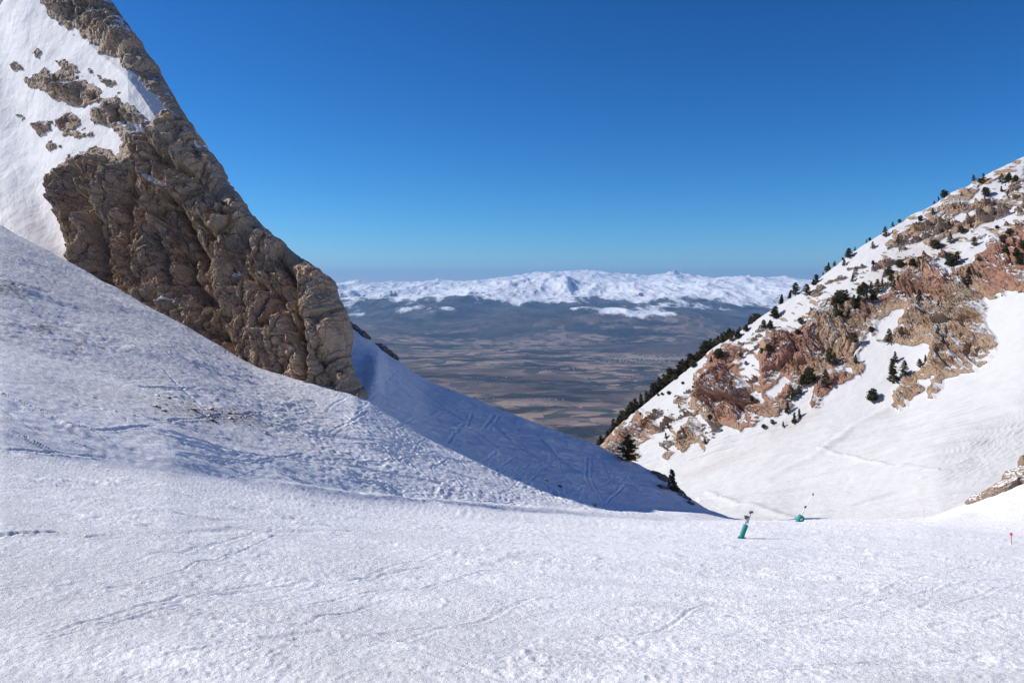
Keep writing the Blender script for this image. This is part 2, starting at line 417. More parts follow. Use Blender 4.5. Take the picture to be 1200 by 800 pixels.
for pts, w, dp in [
    ([(-60, 772), (60, 742), (130, 722), (185, 708), (240, 692), (360, 676)], .035, .018), ([(-60, 779), (60, 749), (130, 729), (185, 714), (240, 697), (330, 682)], .03, .014),
    ([(60, 748), (140, 730), (235, 706)], .035, .016),
    ([(-20, 700), (120, 706), (240, 690), (420, 676), (600, 655)], .06, .010),
    ([(345, 735), (400, 716), (450, 704)], .035, .018),
    ([(560, 752), (680, 750), (740, 745), (790, 728), (840, 700)], .04, .018),
    ([(-90, 627), (60, 627), (150, 625)], .07, .06),
    ([(130, 626), (300, 622), (480, 628)], .2, .03), ([(180, 602), (230, 606), (290, 610)], .2, .05),
    ([(0, 420), (80, 450), (160, 490)], .16, .08), ([(0, 440), (90, 468), (200, 520)], .14, .07),
    ([(0, 470), (60, 495), (120, 525)], .25, .14),
    ([(100, 350), (190, 402)], .16, .10), ([(130, 362), (215, 412)], .14, .08), ([(180, 420), (230, 470), (260, 500)], .14, .06),
    ([(150, 500), (260, 520), (330, 545)], .25, .10), ([(450, 450), (472, 425), (478, 405)], .14, .06),
    ([(545, 508), (556, 476)], .14, .07), ([(565, 508), (572, 494), (584, 480)], .2, .10), ([(570, 509), (578, 496), (590, 483)], .16, .07), ([(500, 492), (530, 482), (560, 482), (600, 490)], .14, .06),
    ([(560, 545), (590, 525), (600, 520)], .16, .08), ([(520, 522), (540, 500), (560, 494)], .16, .08),
    ([(688, 528), (686, 560), (700, 590)], .12, .07), ([(694, 528), (692, 560), (708, 592)], .12, .07), ([(703, 530), (712, 560), (736, 590)], .12, .06), ([(720, 545), (740, 570), (764, 592)], .12, .06), ([(650, 520), (660, 560), (690, 590)], .1, .05),
    ([(480, 470), (540, 510), (620, 550)], .14, .06), ([(432, 418), (470, 452), (540, 492), (640, 530), (760, 575)], .14, .16), ([(440, 410), (500, 462), (600, 512), (700, 545), (800, 590)], .14, .14),
    ([(470, 430), (520, 478), (590, 530), (640, 560)], .13, .13), ([(560, 478), (600, 520), (680, 565)], .13, .13), ([(620, 500), (650, 535), (720, 580)], .13, .14), ([(500, 500), (580, 505), (660, 520), (730, 545)], .13, .12), ([(600, 510), (660, 540), (730, 560)], .14, .06), ([(470, 440), (560, 500), (640, 530), (720, 552)], .12, .04)]:
    g = on_ground(pts)
    if len(g) > 1: groove(g, w * (1.3 if pts[0][0] > 470 and pts[0][1] < 545 else 1), dp * (1.3 if pts[0][0] > 470 and pts[0][1] < 545 else 1))
rr = random.Random(4)
for i in range(64):                      # random crossing ski tracks over the piste
    x0 = rr.uniform(-300, 900); y0 = rr.uniform(622, 795); L = rr.uniform(250, 900); sl = rr.uniform(-.28, .12); cv = rr.uniform(-.00025, .0002)
    g = on_ground([(x0 + t * L, y0 + sl * t * L + cv * (t * L) ** 2) for t in np.linspace(0, 1, 7)], 10)
    if len(g) > 2:
        groove(g, rr.uniform(.03, .06), rr.uniform(.006, .016), .8)
for i in range(60):                      # scratches across the churned ramp and shaded shoulder
    x0 = rr.uniform(380, 720); y0 = np.interp(x0, [380, 500, 600, 720], [500, 545, 575, 595]) + rr.uniform(-32, 8)
    a = rr.choice([-1, 1]) * rr.uniform(.25, .9); L = rr.uniform(15, 60)
    g = on_ground([(x0, y0), (x0 + L * math.cos(a), y0 - L * math.sin(a))], 5)
    if len(g) > 1: groove(g, rr.uniform(.09, .16), rr.uniform(.03, .08), .7)
for i in range(46):                      # traverses across the bank
    x0 = rr.uniform(-60, 420); lo_ = np.interp(x0, [0, 200, 450], [528, 552, 592]); hi_ = np.interp(x0, [0, 200, 300, 420], [275, 380, 436, 475])
    y0 = rr.uniform(hi_, lo_); L = rr.uniform(60, 260); sl = rr.uniform(.02, .62); cv = rr.uniform(-.001, .0006)
    g = on_ground([(x0 + t * L, y0 + sl * t * L + cv * (t * L) ** 2) for t in np.linspace(0, 1, 9) if y0 + sl * t * L + cv * (t * L) ** 2 < np.interp(x0 + t * L, [0, 200, 450, 600, 700], [524, 547, 586, 597, 602])] or [(0, 0)], 7)
    if len(g) > 2: groove(g, rr.uniform(.07, .16), rr.uniform(.03, .09), .8)
# berm and cut where the bank meets the piste
ff = footy - PYA
h += (np.exp(-((ff - 4) / 5) ** 2) * .45 - np.exp(-((ff + 5) / 5) ** 2) * .25) * sstep(250, 420, PXA) * sstep(880, 800, PXA)
h *= sstep(1400, 1240, PXA) * sstep(-200, -50, PXA) * .8 + .2
dirt = np.maximum(sstep(-14, 6, poly_sdf(PXA, PYA, [[(172, 470), (215, 468), (240, 478), (300, 485), (320, 500), (280, 503), (225, 490), (180, 484)],
        [(-40, 330), (20, 332), (32, 345), (-40, 345)], [(40, 378), (72, 385), (60, 390), (40, 386)], 
        [(88, 402), (105, 406), (92, 410)], [(150, 458), (165, 462), (152, 466)], [(655, 568), (668, 571), (655, 573)]])) * .42,
        .0)
dirt += .10 * hm
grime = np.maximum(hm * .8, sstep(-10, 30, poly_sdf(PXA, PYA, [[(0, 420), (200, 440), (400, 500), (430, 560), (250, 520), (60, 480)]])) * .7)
PA = np.stack([X, D, Z + h], -1)
snow_slope = grid_mesh('snow_slope', PA, M_SNOW, {'dirt': dirt, 'grime': grime}, flip=False)
tag(snow_slope, 'churned ski piste with a snow bank and shaded shoulder rising to the left', 'snow slope', kind='structure')
def ground_A(px, py, which=0):
    j = int(np.argmin(np.abs(pxA - px))); col = HY - PA[:, j, 2] * F / PA[:, j, 1]
    ok = np.where((col[:-1] >= py) & (col[1:] < py))[0]
    if len(ok) == 0:
        k = int(np.argmin(np.abs(col[:-30] - py)))
        return Vector(PA[k, j])
    return Vector(PA[ok[which], j])

# unseen slope uphill behind the camera, added for the sunlight its snow bounces
xa, ya = np.meshgrid(np.linspace(-260, 260, 140), np.linspace(-220, 5, 70))
za = -1.7 - .295 * ya - .35 + .35 * np.clip(-xa - 12, 0, 400) + .25 * np.clip(xa - 60, 0, 400) + .3 * fbm(xa / 12, ya / 12, octs=3)
tag(grid_mesh('bounce_snow_field', np.stack([xa, ya, za], -1), M_SNOW), 'unseen snow slope continuing uphill behind the camera, added for bounced light', 'snow slope', kind='structure')

# ------------------------------------------------------------------ left mountain: rock cliff and couloir
sil = [(-420, -240), (-300, -140), (-180, -40), (-100, 50), (0, 125), (20, 140), (55, 165), (95, 190), (138, 215), (160, 235), (185, 250), (215, 270), (248, 290), (275, 310), (298, 340), (305, 350), (322, 375), (335, 385), (360, 393), (385, 400), (425, 405), (445, 412), (460, 419), (470, 426), (560, 432)]
pyr = np.concatenate([np.arange(-420, -20, 10), np.arange(-20, 480, .95 / Q), np.arange(480, 560, 8)])[::-1]
silx = np.interp(pyr, [s[0] for s in sil], [s[1] for s in sil])
silx = gsmooth(silx, 4 * Q, 0)
nF = int(620 * Q)
# the front runs from far left to the edge, then the edge turns round to the back
tt = np.concatenate([np.linspace(0, 1, 70)[:-1] * .0 , []])
def front_px(sx):
    lo = np.linspace(-700, -25, 50)[:-1]
    hi = np.linspace(-25, 1, nF)
    return lo, hi
P = []
left = np.linspace(-700, -25, 46)[:-1]
w = np.linspace(0, 1, nF)
PX = np.concatenate([np.broadcast_to(left, (len(pyr), len(left))), -25 + (silx[:, None] + 25) * w[None, :]], 1)
for i in np.where(silx < 0)[0]:
    PX[i] = np.linspace(-900, silx[i], PX.shape[1])
PY = np.broadcast_to(pyr[:, None], PX.shape).astype(float)
foot = np.interp(PX, [-700, 0, 70, 200, 300, 420, 470], [-60, 263, 302, 372, 428, 469, 480])
Ly = [(-420, -260), (-100, 10), (0, 58), (30, 85), (60, 112), (90, 150), (130, 178), (170, 200), (200, 222), (230, 262), (260, 300), (300, 345), (330, 420), (560, 700)]
Lx = np.interp(PY, [a for a, b in Ly], [b for a, b in Ly]); Lx = gsmooth(Lx, 10, 0)
up = foot - PY
dd = 108 + .085 * (420 - PX) + .055 * np.clip(up, -60, 90) + .072 * np.clip(up - 90, 0, 1e4) - .20 * np.clip(-10 - np.maximum(PY, -22), 0, 200)
dd += .11 * np.clip(150 - PX, 0, 400) * sstep(330, 150, PY) + .018 * np.clip(up - 90, 0, 1e4) * sstep(230, 90, PX)
dd += .13 * np.clip(PX - Lx, 0, 200)
# round the edge off
edge = silx[:, None] - PX
dd += 3.2 * np.exp(-edge / 7.0) + 1.6 * np.exp(-edge / 22)
PXc, PYc, DDc = PX, PY, dd
over = np.clip(-22 - PY, 0, 1e4)                          # above the frame the ridge is shaped to bend back and keep the bowl sunlit
Pc = world(PX, np.maximum(PY, -22), dd); Pc[..., 1] += .16 * over; Pc[..., 2] -= .06 * over
Pc[..., 2] -= .75 * np.clip(-142 - Pc[..., 0], 0, 1e4)          # beyond the frame the ridge is lowered leftwards to let sun into the couloir
nrm = grid_normals(Pc); nrm *= -np.sign(nrm[..., 1:2].mean()) 
# rock layout
polyC = [
 [(50, 4), (58, -60), (-40, -200), (-60, -420), (60, -420), (200, -60), (130, -10), (170, 55), (195, 95), (222, 140), (212, 142), (196, 132), (182, 112), (160, 88), (135, 72), (104, 48), (76, 30), (60, 16)],
 [(47, 200), (75, 189), (92, 177), (118, 172), (140, 181), (150, 170), (140, 150), (112, 140), (105, 130), (125, 120), (140, 108), (150, 122), (165, 135), (178, 146), (188, 128), (215, 138), (262, 200), (300, 250), (350, 300), (400, 325), (420, 380), (425, 430), (470, 470), (480, 600), (300, 600), (80, 330), (72, 290), (62, 256), (52, 232)],
 [(26, 92), (50, 83), (60, 86), (78, 82), (98, 96), (116, 106), (118, 122), (96, 124), (76, 120), (58, 108), (36, 101)],
 [(4, 127), (18, 127), (34, 142), (48, 141), (61, 143), (60, 152), (40, 155), (28, 148), (12, 134)], [(64, 142), (82, 134), (95, 138), (92, 146), (76, 158), (66, 150)],
 [(50, 166), (60, 164), (72, 172), (52, 178)], [(0, 70), (14, 72), (22, 79), (10, 78)], [(85, 158), (100, 155), (108, 160), (94, 164)],
 [(105, 82), (112, 84), (136, 98), (130, 102), (118, 95)], [(66, 72), (80, 74), (90, 84), (72, 80)], [(40, 60), (52, 64), (46, 70)],
 [(-60, 230), (-30, 150), (-90, 60), (-200, -20), (-260, 100), (-120, 240)],
]
# snow streaks lying in the rock
holes = [[(172, 208), (180, 209), (206, 224), (196, 225), (178, 216)], [(225, 170), (234, 172), (236, 178), (228, 176)], [(180, 60), (185, 62), (190, 72)],
         [(140, 145), (150, 142), (172, 152), (172, 156), (155, 152)], [(196, 350), (212, 354), (200, 360)], [(252, 374), (262, 376), (255, 380)], [(278, 322), (290, 322), (288, 328), (278, 327)]]
s = poly_sdf(PX.astype(f4), PY.astype(f4), polyC)
hs = poly_sdf(PX.astype(f4), PY.astype(f4), holes)
xw, yw, zw = Pc[..., 0], Pc[..., 1], Pc[..., 2]
wob = 7 * fbm(xw / 4, zw / 4, seed=21, octs=4) + 5 * fbm(xw / 1.0, zw / .8, seed=22, octs=3)
sN = s + wob
rockm = sstep(-1.5, 2.0, sN)
thick = sstep(-2, 22, sN)
# strata coordinates run down to the right with the skyline
a1 = math.radians(52)
us = (xw * math.cos(a1) - zw * math.sin(a1)); vs = (xw * math.sin(a1) + zw * math.cos(a1))
wu = 1.1 * fbm(xw / 5, zw / 5, seed=31, octs=3); wv = 1.1 * fbm(xw / 5, zw / 5, seed=32, octs=3)
H = np.zeros(xw.shape, f4)
# buttresses and clefts, mostly upright
bu = fbm(xw / 4.2 + .35 * zw / 6 + .3 * wu, zw / 15, seed=33, octs=3)
H += 1.3 * (1 - 2.4 * np.abs(bu))
bu2 = fbm(xw / 2.4 + .25 * wv + .2 * zw, zw / 8, seed=34, octs=3)
H += .5 * (1 - 2.2 * np.abs(bu2))
bv = fbm(xw / 3.2, zw / 3.2, yw / 5, seed=37, octs=3)
H += 1.2 * bv
for sc_u, sc_v, amp, sd, til, cr_ in ((6.0, 10.0, 2.5, 1, .8, 1.1), (2.6, 3.8, 1.15, 2, 1.0, .75), (1.2, 1.5, .52, 3, 1.1, .36), (.55, .62, .27, 4, 1.2, .16), (.28, .26, .13, 5, 1.2, .06)):
    w_ = sc_u * .12
    fhh, fee, frr = facet((xw + wu * .8 + w_ * fbm(xw / sc_u * 2, zw / sc_u * 2, seed=90 + sd, octs=2) - .22 * zw) / sc_u, (zw + wv * .8 + w_ * fbm(xw / sc_u * 2, zw / sc_u * 2, seed=95 + sd, octs=2)) / sc_v, til, sd)
    mod = .5 + .5 * sstep(-.3, .3, fbm(xw / 6, zw / 6, seed=100 + sd, octs=2))
    H += mod * (amp * fhh - cr_ * sstep(.10, 0, fee))
H += .55 * fbm(xw / 2.2, zw / 2.6, yw / 4, seed=35, octs=6, gain=.68)
# hand laid clefts (dark gullies of the face)
for ln, wd, dp in (([(92, 205), (105, 240), (118, 270), (122, 300), (128, 335)], 7, 2.6), ([(118, 240), (112, 262), (124, 300)], 4, 1.4),
                   ([(150, 240), (158, 262), (156, 295), (164, 330)], 4, 1.8), ([(186, 275), (196, 300), (206, 330)], 5, 2.0), ([(205, 235), (225, 268), (240, 300), (250, 315)], 5, 2.3),
                   ([(150, 222), (165, 232), (178, 245)], 5, 1.5), ([(240, 262), (262, 290)], 3, 1.2), ([(330, 300), (350, 340), (365, 390), (372, 450)], 3.5, 2.0),
                   ([(215, 300), (225, 330), (240, 350), (262, 360)], 6, 1.8), ([(255, 390), (275, 400), (285, 425)], 6, 2.0), ([(300, 330), (330, 350), (350, 372), (360, 400)], 3.5, 1.5),
                   ([(140, 140), (170, 160), (190, 190), (240, 215), (300, 265)], 6, 1.8)):
    H -= 1.45 * dp * np.exp(-(line_dist(PX.astype(f4), PY.astype(f4), ln, 30) / wd) ** 2)
# smooth bulges
for (bx, by, bw, bh_, am) in ((150, 310, 16, 40, 1.5), (180, 290, 10, 50, 1.2), (320, 390, 34, 46, 2.4), (385, 400, 16, 60, 1.0), (75, 250, 14, 40, 1.0), (270, 350, 18, 22, 1.2)):
    H += am * np.exp(-((PX - bx) / bw) ** 2 - ((PY - by) / bh_) ** 2)
soft = sstep(0, 26, edge)                                   # keep the outline where it is
H = H * (.22 + .78 * soft)
disp = thick * (H + 1.0) + rockm * .35 * (1 - thick)
snowd = .12 * fbm(us / 14 + .3 * wu, vs / 1.6 + .6 * wv, seed=43, octs=4) * sstep(-.3, .4, fbm(xw / 12, zw / 12, seed=45, octs=2)) + .10 * np.abs(fbm(xw / 2, zw / 2, seed=46, octs=4)) + .5 * fbm(xw / 9, zw / 9, seed=41, octs=3) + .05 * fbm(xw / 1.2, zw / 1.2, seed=42, octs=4)
disp = disp * rockm + (1 - rockm) * snowd + rockm * snowd
# couloir: snow runs in a shallow trough to the left of the cliff
disp -= 2.5 * np.exp(-((PX - np.interp(PY, [0, 200, 300], [-30, 30, 70])) / 30) ** 2) * (1 - thick)
disp = disp * sstep(-60, -10, PY + 0) + disp * .6 * (1 - sstep(-60, -10, PY))
Pc = Pc + nrm * disp[..., None]
n2 = grid_normals(gsmooth(gsmooth(Pc, 1.2, 0), 1.2, 1)); n2 *= -np.sign(n2[..., 1:2].mean())
ledge = sstep(.72, .86, n2[..., 2] + .25 * fbm(xw / 2, zw / 2, seed=44, octs=3)) * sstep(330, 120, PY) 
ledge = np.maximum(ledge * .75, sstep(-2, 2, hs + .4 * wob))
rock = rockm * (1 - ledge)
veg = sstep(.3, .6, n2[..., 2]) * .8
grimeC = .2 * sstep(-30, 0, s)
# back side: turns round the edge and runs away
nb = 26
last = Pc[:, -1:, :]
ang = np.linspace(0, 1, nb + 1)[1:]
bx = -np.sin(ang * .9) * 0
back = np.repeat(last, nb, 1)
back[..., 1] += ang * 18 + 1.0 * (ang > 0)
back[..., 0] += -(ang ** 1.5) * 26 - .3
back[..., 2] -= ang ** 1.2 * 2
back[..., 0] += 1.2 * fbm(back[..., 1] / 3, back[..., 2] / 3, seed=50, octs=4) * np.minimum(1, ang * 6)
Pc2 = np.concatenate([Pc, back], 1)
def ext(a, v): return np.concatenate([a, np.full((a.shape[0], nb), v)], 1)
cliff = grid_mesh('rocky_mountain', Pc2, M_LEFT, {'rock': ext(rock, 1.0), 'tint': ext(np.clip(.16 * fbm(xw / 8, zw / 8, seed=51, octs=2) + .03, 0, 1), 0.05), 'veg': ext(veg, .2), 'grime': ext(grimeC, 0)}, flip=False, smooth=False)
tag(cliff, 'steep brown limestone cliff with snow gullies rising on the left', 'mountain', kind='structure')

# ------------------------------------------------------------------ right mountain and bowl
pxB = np.concatenate([np.arange(560, 670, 6), np.arange(670, 1215, .8 / Q), np.arange(1215, 1400, 2.0), np.arange(1400, 2310, 8)]).astype(float)
sky_pts = {560: (760, 330), 640: (610, 322), 680: (545, 318), 700: (527, 315), 720: (505, 313), 740: (486, 312), 780: (451, 310), 820: (420, 308), 850: (398, 307), 900: (364, 305), 930: (345, 303), 960: (324, 302), 1000: (293, 301), 1035: (270, 300), 1060: (256, 300), 1100: (234, 300), 1150: (207, 300), 1200: (183, 300), 1500: (60, 290), 2300: (-60, 280)}
rB = [
 {560: (900, 200), 700: (680, 190), 860: (620, 188), 1000: (614, 172), 1100: (612, 158), 1200: (600, 152), 1500: (560, 146), 2300: (500, 140)},
 {560: (850, 260), 700: (600, 252), 790: (580, 240), 860: (577, 216), 1000: (552, 190), 1100: (520, 178), 1200: (478, 176), 1500: (380, 164), 2300: (240, 156)},
 {560: (820, 290), 700: (560, 286), 740: (556, 280), 790: (550, 264), 900: (512, 246), 1000: (486, 233), 1060: (478, 223), 1150: (425, 212), 1200: (380, 207), 1500: (220, 190), 2300: (60, 180)},
 {560: (790, 310), 700: (538, 303), 740: (520, 298), 790: (500, 285), 900: (432, 272), 1000: (388, 262), 1100: (332, 255), 1200: (280, 250), 1500: (150, 235), 2300: (0, 220)},
 sky_pts]
rB.append(behind(rB[-1], 18, 12)); rB.append(behind(rB[-1], 60, 60)); rB.append(behind(rB[-1], 300, 300))
D, Z = rows_from_net(pxB, rB, [int(c * Q) for c in (60, 130, 190, 240, 40, 30, 12)], sm_px=8 * Q, sm_row=5 * Q)
X = (pxB[None, :] - CX) / F * D
PB = np.stack([X, D, Z], -1); PX = np.broadcast_to(pxB[None, :], D.shape).astype(f4); PY = (HY - Z * F / D).astype(f4)
skyB = np.interp(PX, sorted(sky_pts), [sky_pts[k][0] for k in sorted(sky_pts)])
polyB = [
 [(690, 560), (700, 520), (712, 506), (728, 488), (748, 480), (770, 490), (776, 503), (768, 515), (752, 520), (742, 545), (720, 560)],
 [(786, 525), (800, 500), (815, 492), (828, 500), (824, 515), (800, 530)], [(790, 470), (800, 462), (812, 465), (800, 476)],
 [(806, 465), (815, 445), (828, 430), (836, 405), (860, 402), (874, 408), (868, 425), (866, 440), (880, 452), (890, 470), (905, 478), (925, 470), (935, 452), (960, 440), (990, 430), (1002, 445), (990, 452), (968, 468), (948, 486), (950, 452), (930, 468), (912, 486), (884, 500), (868, 506), (850, 498), (830, 500), (815, 478)],
 [(888, 412), (893, 398), (905, 384), (935, 386), (950, 358), (985, 350), (1008, 352), (1030, 345), (1048, 322), (1062, 300), (1090, 298), (1112, 312), (1140, 305), (1160, 286), (1205, 262), (1215, 270), (1215, 350), (1190, 345), (1178, 338), (1160, 350), (1152, 345), (1156, 375), (1165, 405), (1158, 425), (1140, 438), (1112, 446), (1098, 470), (1085, 472), (1094, 446), (1075, 448), (1062, 480), (1046, 480), (1044, 464), (1060, 440), (1085, 425), (1088, 405), (1050, 408), (1030, 400), (1020, 385), (1012, 400), (1010, 440), (985, 430), (940, 455), (905, 475), (888, 460), (890, 440)],
 [(1040, 288), (1040, 278), (1060, 266), (1085, 250), (1110, 232), (1150, 206), (1205, 176), (1205, 196), (1170, 216), (1150, 222), (1130, 244), (1100, 262), (1080, 276), (1060, 284)],
 [(1110, 268), (1150, 248), (1205, 225), (1205, 234), (1160, 256), (1120, 280), (1090, 290), (1080, 284)],
 [(1045, 478), (1046, 458), (1062, 446), (1078, 440), (1082, 458), (1066, 478), (1055, 482)],
 [(986, 490), (996, 474), (1006, 468), (1004, 480)], [(1180, 240), (1215, 232), (1215, 250), (1195, 250)],
 [(870, 405), (878, 398), (890, 400), (884, 408)], [(770, 535), (790, 528), (800, 515), (808, 512), (800, 526), (782, 540)], [(1160, 330), (1215, 300), (1215, 345), (1175, 345)],
]
holesB = [[(1028, 372), (1048, 362), (1062, 358), (1056, 382), (1045, 392), (1034, 402), (1024, 398)], [(878, 452), (868, 440), (880, 405), (888, 402), (893, 430), (890, 448)], [(1008, 438), (1040, 412), (1085, 398), (1092, 402), (1050, 428), (1010, 452)],
          [(1085, 328), (1100, 330), (1094, 336)], [(960, 350), (975, 340), (990, 344), (978, 352)], [(1165, 365), (1180, 340), (1195, 345), (1180, 362)], [(898, 462), (920, 440), (925, 446), (908, 470)], [(925, 490), (950, 455), (958, 460), (935, 490)]]
s = poly_sdf(PX, PY, polyB); hs = poly_sdf(PX, PY, holesB)
# rocks that carry on outside the frame
s = np.where(PX > 1214, np.maximum(s, 22 * fbm(X / 18, Z / 10, seed=60, octs=3) + 3 - .25 * np.clip(PY - (375 - .5 * (PX - 1214)), 0, 400)), s)
xs = X * .82 + D * -.3; st = Z - .35 * (X - .3 * D)        # along and across the beds
wob = 9 * fbm(X / 9, Z / 6, seed=61, octs=4) + 7 * fbm(xs / 3.5, st / 1.8, seed=62, octs=3)
hwob = 6 * fbm(X / 3, Z / 3, seed=63, octs=3)
sN = np.minimum(s + wob, -(hs + hwob) + 2)
# scattered outcrops in the band between cliffs and skyline
band = poly_sdf(PX, PY, [[(760, 490), (840, 425), (905, 375), (960, 335), (1040, 290), (1120, 240), (1215, 200), (1215, 300), (1130, 330), (1040, 350), (960, 385), (900, 440), (880, 500), (800, 540), (770, 520)]])
spots = fbm(xs / 6, st / 1.6, seed=64, octs=5, gain=.6)
sN = np.maximum(sN, np.where(band > 0, (spots - .30 + .12 * sstep(960, 1100, PX)) * 50, -20))
rockm = sstep(-2, 2.5, sN); thick = sstep(-2, 20, sN)
nrm = grid_normals(PB); nrm *= -np.sign(nrm[..., 1:2].mean())
H = np.zeros(X.shape, f4)
wu = 4 * fbm(X / 12, Z / 12, seed=65, octs=3); wv = 4 * fbm(X / 12, Z / 12, seed=66, octs=3)
u_ = X * .9 - D * .3
H += 1.6 * (1 - 2.2 * np.abs(fbm(u_ / 12 + .06 * wu, Z / 34, seed=67, octs=3)))
H += .9 * (1 - 2.2 * np.abs(fbm(u_ / 4.5 + .08 * wu, Z / 13, seed=68, octs=3)))
for sc_u, sc_v, amp, sd, til, cr_ in ((13, 10, 2.8, 5, .9, .8), (5.5, 4.5, 2.0, 6, 1.0, .7), (2.6, 2.1, 1.2, 7, 1.1, .45), (1.3, 1.1, .75, 8, 1.2, .25), (.7, .6, .4, 9, 1.2, .1)):
    fhh, fee, frr = facet((u_ + wu) / sc_u, (Z + wv) / sc_v, til, sd)
    H += amp * fhh - cr_ * sstep(.16, 0, fee)
H += 1.5 * fbm(u_ / 5, Z / 4, D / 8, seed=69, octs=6, gain=.7)
skyd = sstep(0, 16, PY - skyB)
beh = (np.arange(D.shape[0])[:, None] > int(60 * Q) + int(130 * Q) + int(190 * Q) + int(240 * Q))
disp = thick * (H + 1.6) * (.12 + .88 * sstep(0, 40, PY - skyB)) + rockm * .6
snowd = .8 * fbm(X / 16, D / 16, seed=71, octs=4) + .10 * fbm(X / 2.5, D / 2.5, seed=72, octs=3) 
bowl = sstep(6, -14, s) * sstep(430, 520, PY)
rip = fbm((X - .2 * D) / 14, (D + .2 * X + 1.2 * Z) / 1.6, seed=73, octs=4)
snowd += bowl * (.5 * rip + .7 * fbm((X - .2 * D) / 30, (D + .2 * X + 1.2 * Z) / 7, seed=77, octs=3))
for ln, wd, dp in (([(820, 585), (900, 560), (960, 530), (1000, 500), (1060, 470)], 3, -1.0), ([(960, 525), (1040, 545), (1100, 550)], 2, -.5), ([(830, 578), (860, 590), (930, 605)], 3, -.9),
                   ([(1000, 560), (1100, 535), (1200, 500)], 3, -.4), ([(1080, 560), (1140, 535), (1200, 520)], 2, -.4)):
    snowd -= dp * .6 * np.exp(-(line_dist(PX, PY, ln, 12) / wd) ** 2)
disp = disp + snowd * (1 - thick) * np.where(beh, .3, 1) * (.3 + .7 * skyd)
# fine clutter: bushes and stones seen as specks
PB = PB + nrm * disp[..., None]
n2 = grid_normals(gsmooth(gsmooth(PB, 1.0, 0), 1.0, 1)); n2 *= -np.sign(n2[..., 1:2].mean())
ledge = sstep(.74, .84, n2[..., 2] + .45 * fbm(u_ / 3, Z / 2, seed=74, octs=3))
rock = rockm * (1 - .9 * ledge)
speck = sstep(.34, .44, fbm(X / 1.6, Z / 1.1, seed=75, octs=3)) * sstep(-4, 4, band) * .9
rock = np.maximum(rock, speck)
rock = np.where(beh, .9, rock)
red = poly_sdf(PX, PY, [[(885, 470), (890, 420), (900, 385), (940, 383), (955, 400), (945, 430), (925, 470), (905, 480)], [(815, 440), (835, 405), (870, 402), (868, 440), (890, 470), (880, 500), (850, 500), (835, 470)],
       [(950, 455), (970, 440), (1000, 440), (990, 455), (950, 488)], [(1000, 352), (1055, 335), (1090, 330), (1085, 300), (1130, 320), (1100, 350), (1050, 352), (1015, 372)], [(1150, 300), (1215, 270), (1215, 350), (1160, 345)], [(700, 520), (740, 482), (776, 500), (750, 520)]])
tint = sstep(-14, 12, red + 16 * fbm(X / 7, Z / 7, seed=76, octs=4)) * .85 + .12
tan_ = sstep(-5, 12, poly_sdf(PX, PY, [[(690, 560), (700, 520), (728, 488), (776, 500), (745, 545)]]))
tint = tint * (1 - .45 * tan_)
grimeB = sstep(-10, 6, poly_sdf(PX, PY, [[(800, 560), (830, 545), (870, 528), (890, 522), (860, 535), (830, 552), (805, 562)], [(890, 520), (930, 495), (960, 482), (930, 502), (900, 520)], [(1040, 300), (1100, 275), (1170, 245), (1120, 285), (1040, 325), (1000, 345)]])) * .9
veg = sstep(.35, .65, n2[..., 2])
mside = grid_mesh('mountainside', PB, M_RIGHT, {'rock': rock, 'tint': tint, 'veg': veg * .9, 'grime': grimeB}, flip=False, smooth=False)
tag(mside, 'sunny right mountainside of red and tan crags above a snow bowl', 'mountain', kind='structure')
PYB = HY - PB[..., 2] * F / PB[..., 1]; PXB = CX + PB[..., 0] * F / PB[..., 1]
nvis = int(60 * Q) + int(130 * Q) + int(190 * Q) + int(240 * Q) + int(10 * Q)
def ground_B(px, py):
    e = (PXB[:nvis] - px) ** 2 + (PYB[:nvis] - py) ** 2
    k = np.unravel_index(np.argmin(e), e.shape); return Vector(PB[k])

# ------------------------------------------------------------------ valley floor and far range
pxD = cols(-700, 1900, 370, 960, 1.1 / Q, 20)
dK = np.array([1200, 2500, 5000, 9000, 13000, 16000, 20000, 24000, 28000, 32000, 36000, 42000, 60000.])
zK = np.array([-1250, -1120, -1040, -1000, -985, -860, -600, -420, -240, -70, 0, -300, -900.])
rows = []
dr = np.concatenate([np.linspace(1 / 1200, 1 / 3500, 30)[:-1] ** -1, np.linspace(1 / 3500, 1 / 13000, int(230 * Q))[:-1] ** -1, np.linspace(13000, 38000, int(330 * Q))[:-1], np.linspace(38000, 60000, 20)])
D, PX = np.meshgrid(dr, pxD, indexing='ij'); X = (PX - CX) / F * D
Z = np.interp(D, dK, zK)
skl = np.interp(PX, [-700, 300, 385, 420, 440, 480, 506, 513, 520, 550, 600, 630, 660, 680, 700, 730, 760, 780, 790, 800, 830, 850, 880, 920, 945, 1200, 1900], [345, 342, 340, 337, 336, 333, 332, 327, 331, 331, 325, 322, 320, 319, 320, 323, 325, 322, 319, 322, 326, 329, 328, 326, 330, 335, 340])
Z += (-(skl - HY) / F * 36000) * np.exp(-((D - 36000) / 3500) ** 2)
mt = sstep(13500, 24000, D)
rg = fbm(X / 3800 + .15 * fbm(X / 3000, D / 3000, octs=2), D / 9500, seed=80, octs=6, ridged=True, gain=.5)
rg2 = fbm(X / 1300, D / 3600, seed=81, octs=5, ridged=True, gain=.55)
Z += mt * (rg * 400 + rg2 * 150 - 30) * (1 - .88 * np.exp(-((D - 36000) / 3600) ** 2)) 
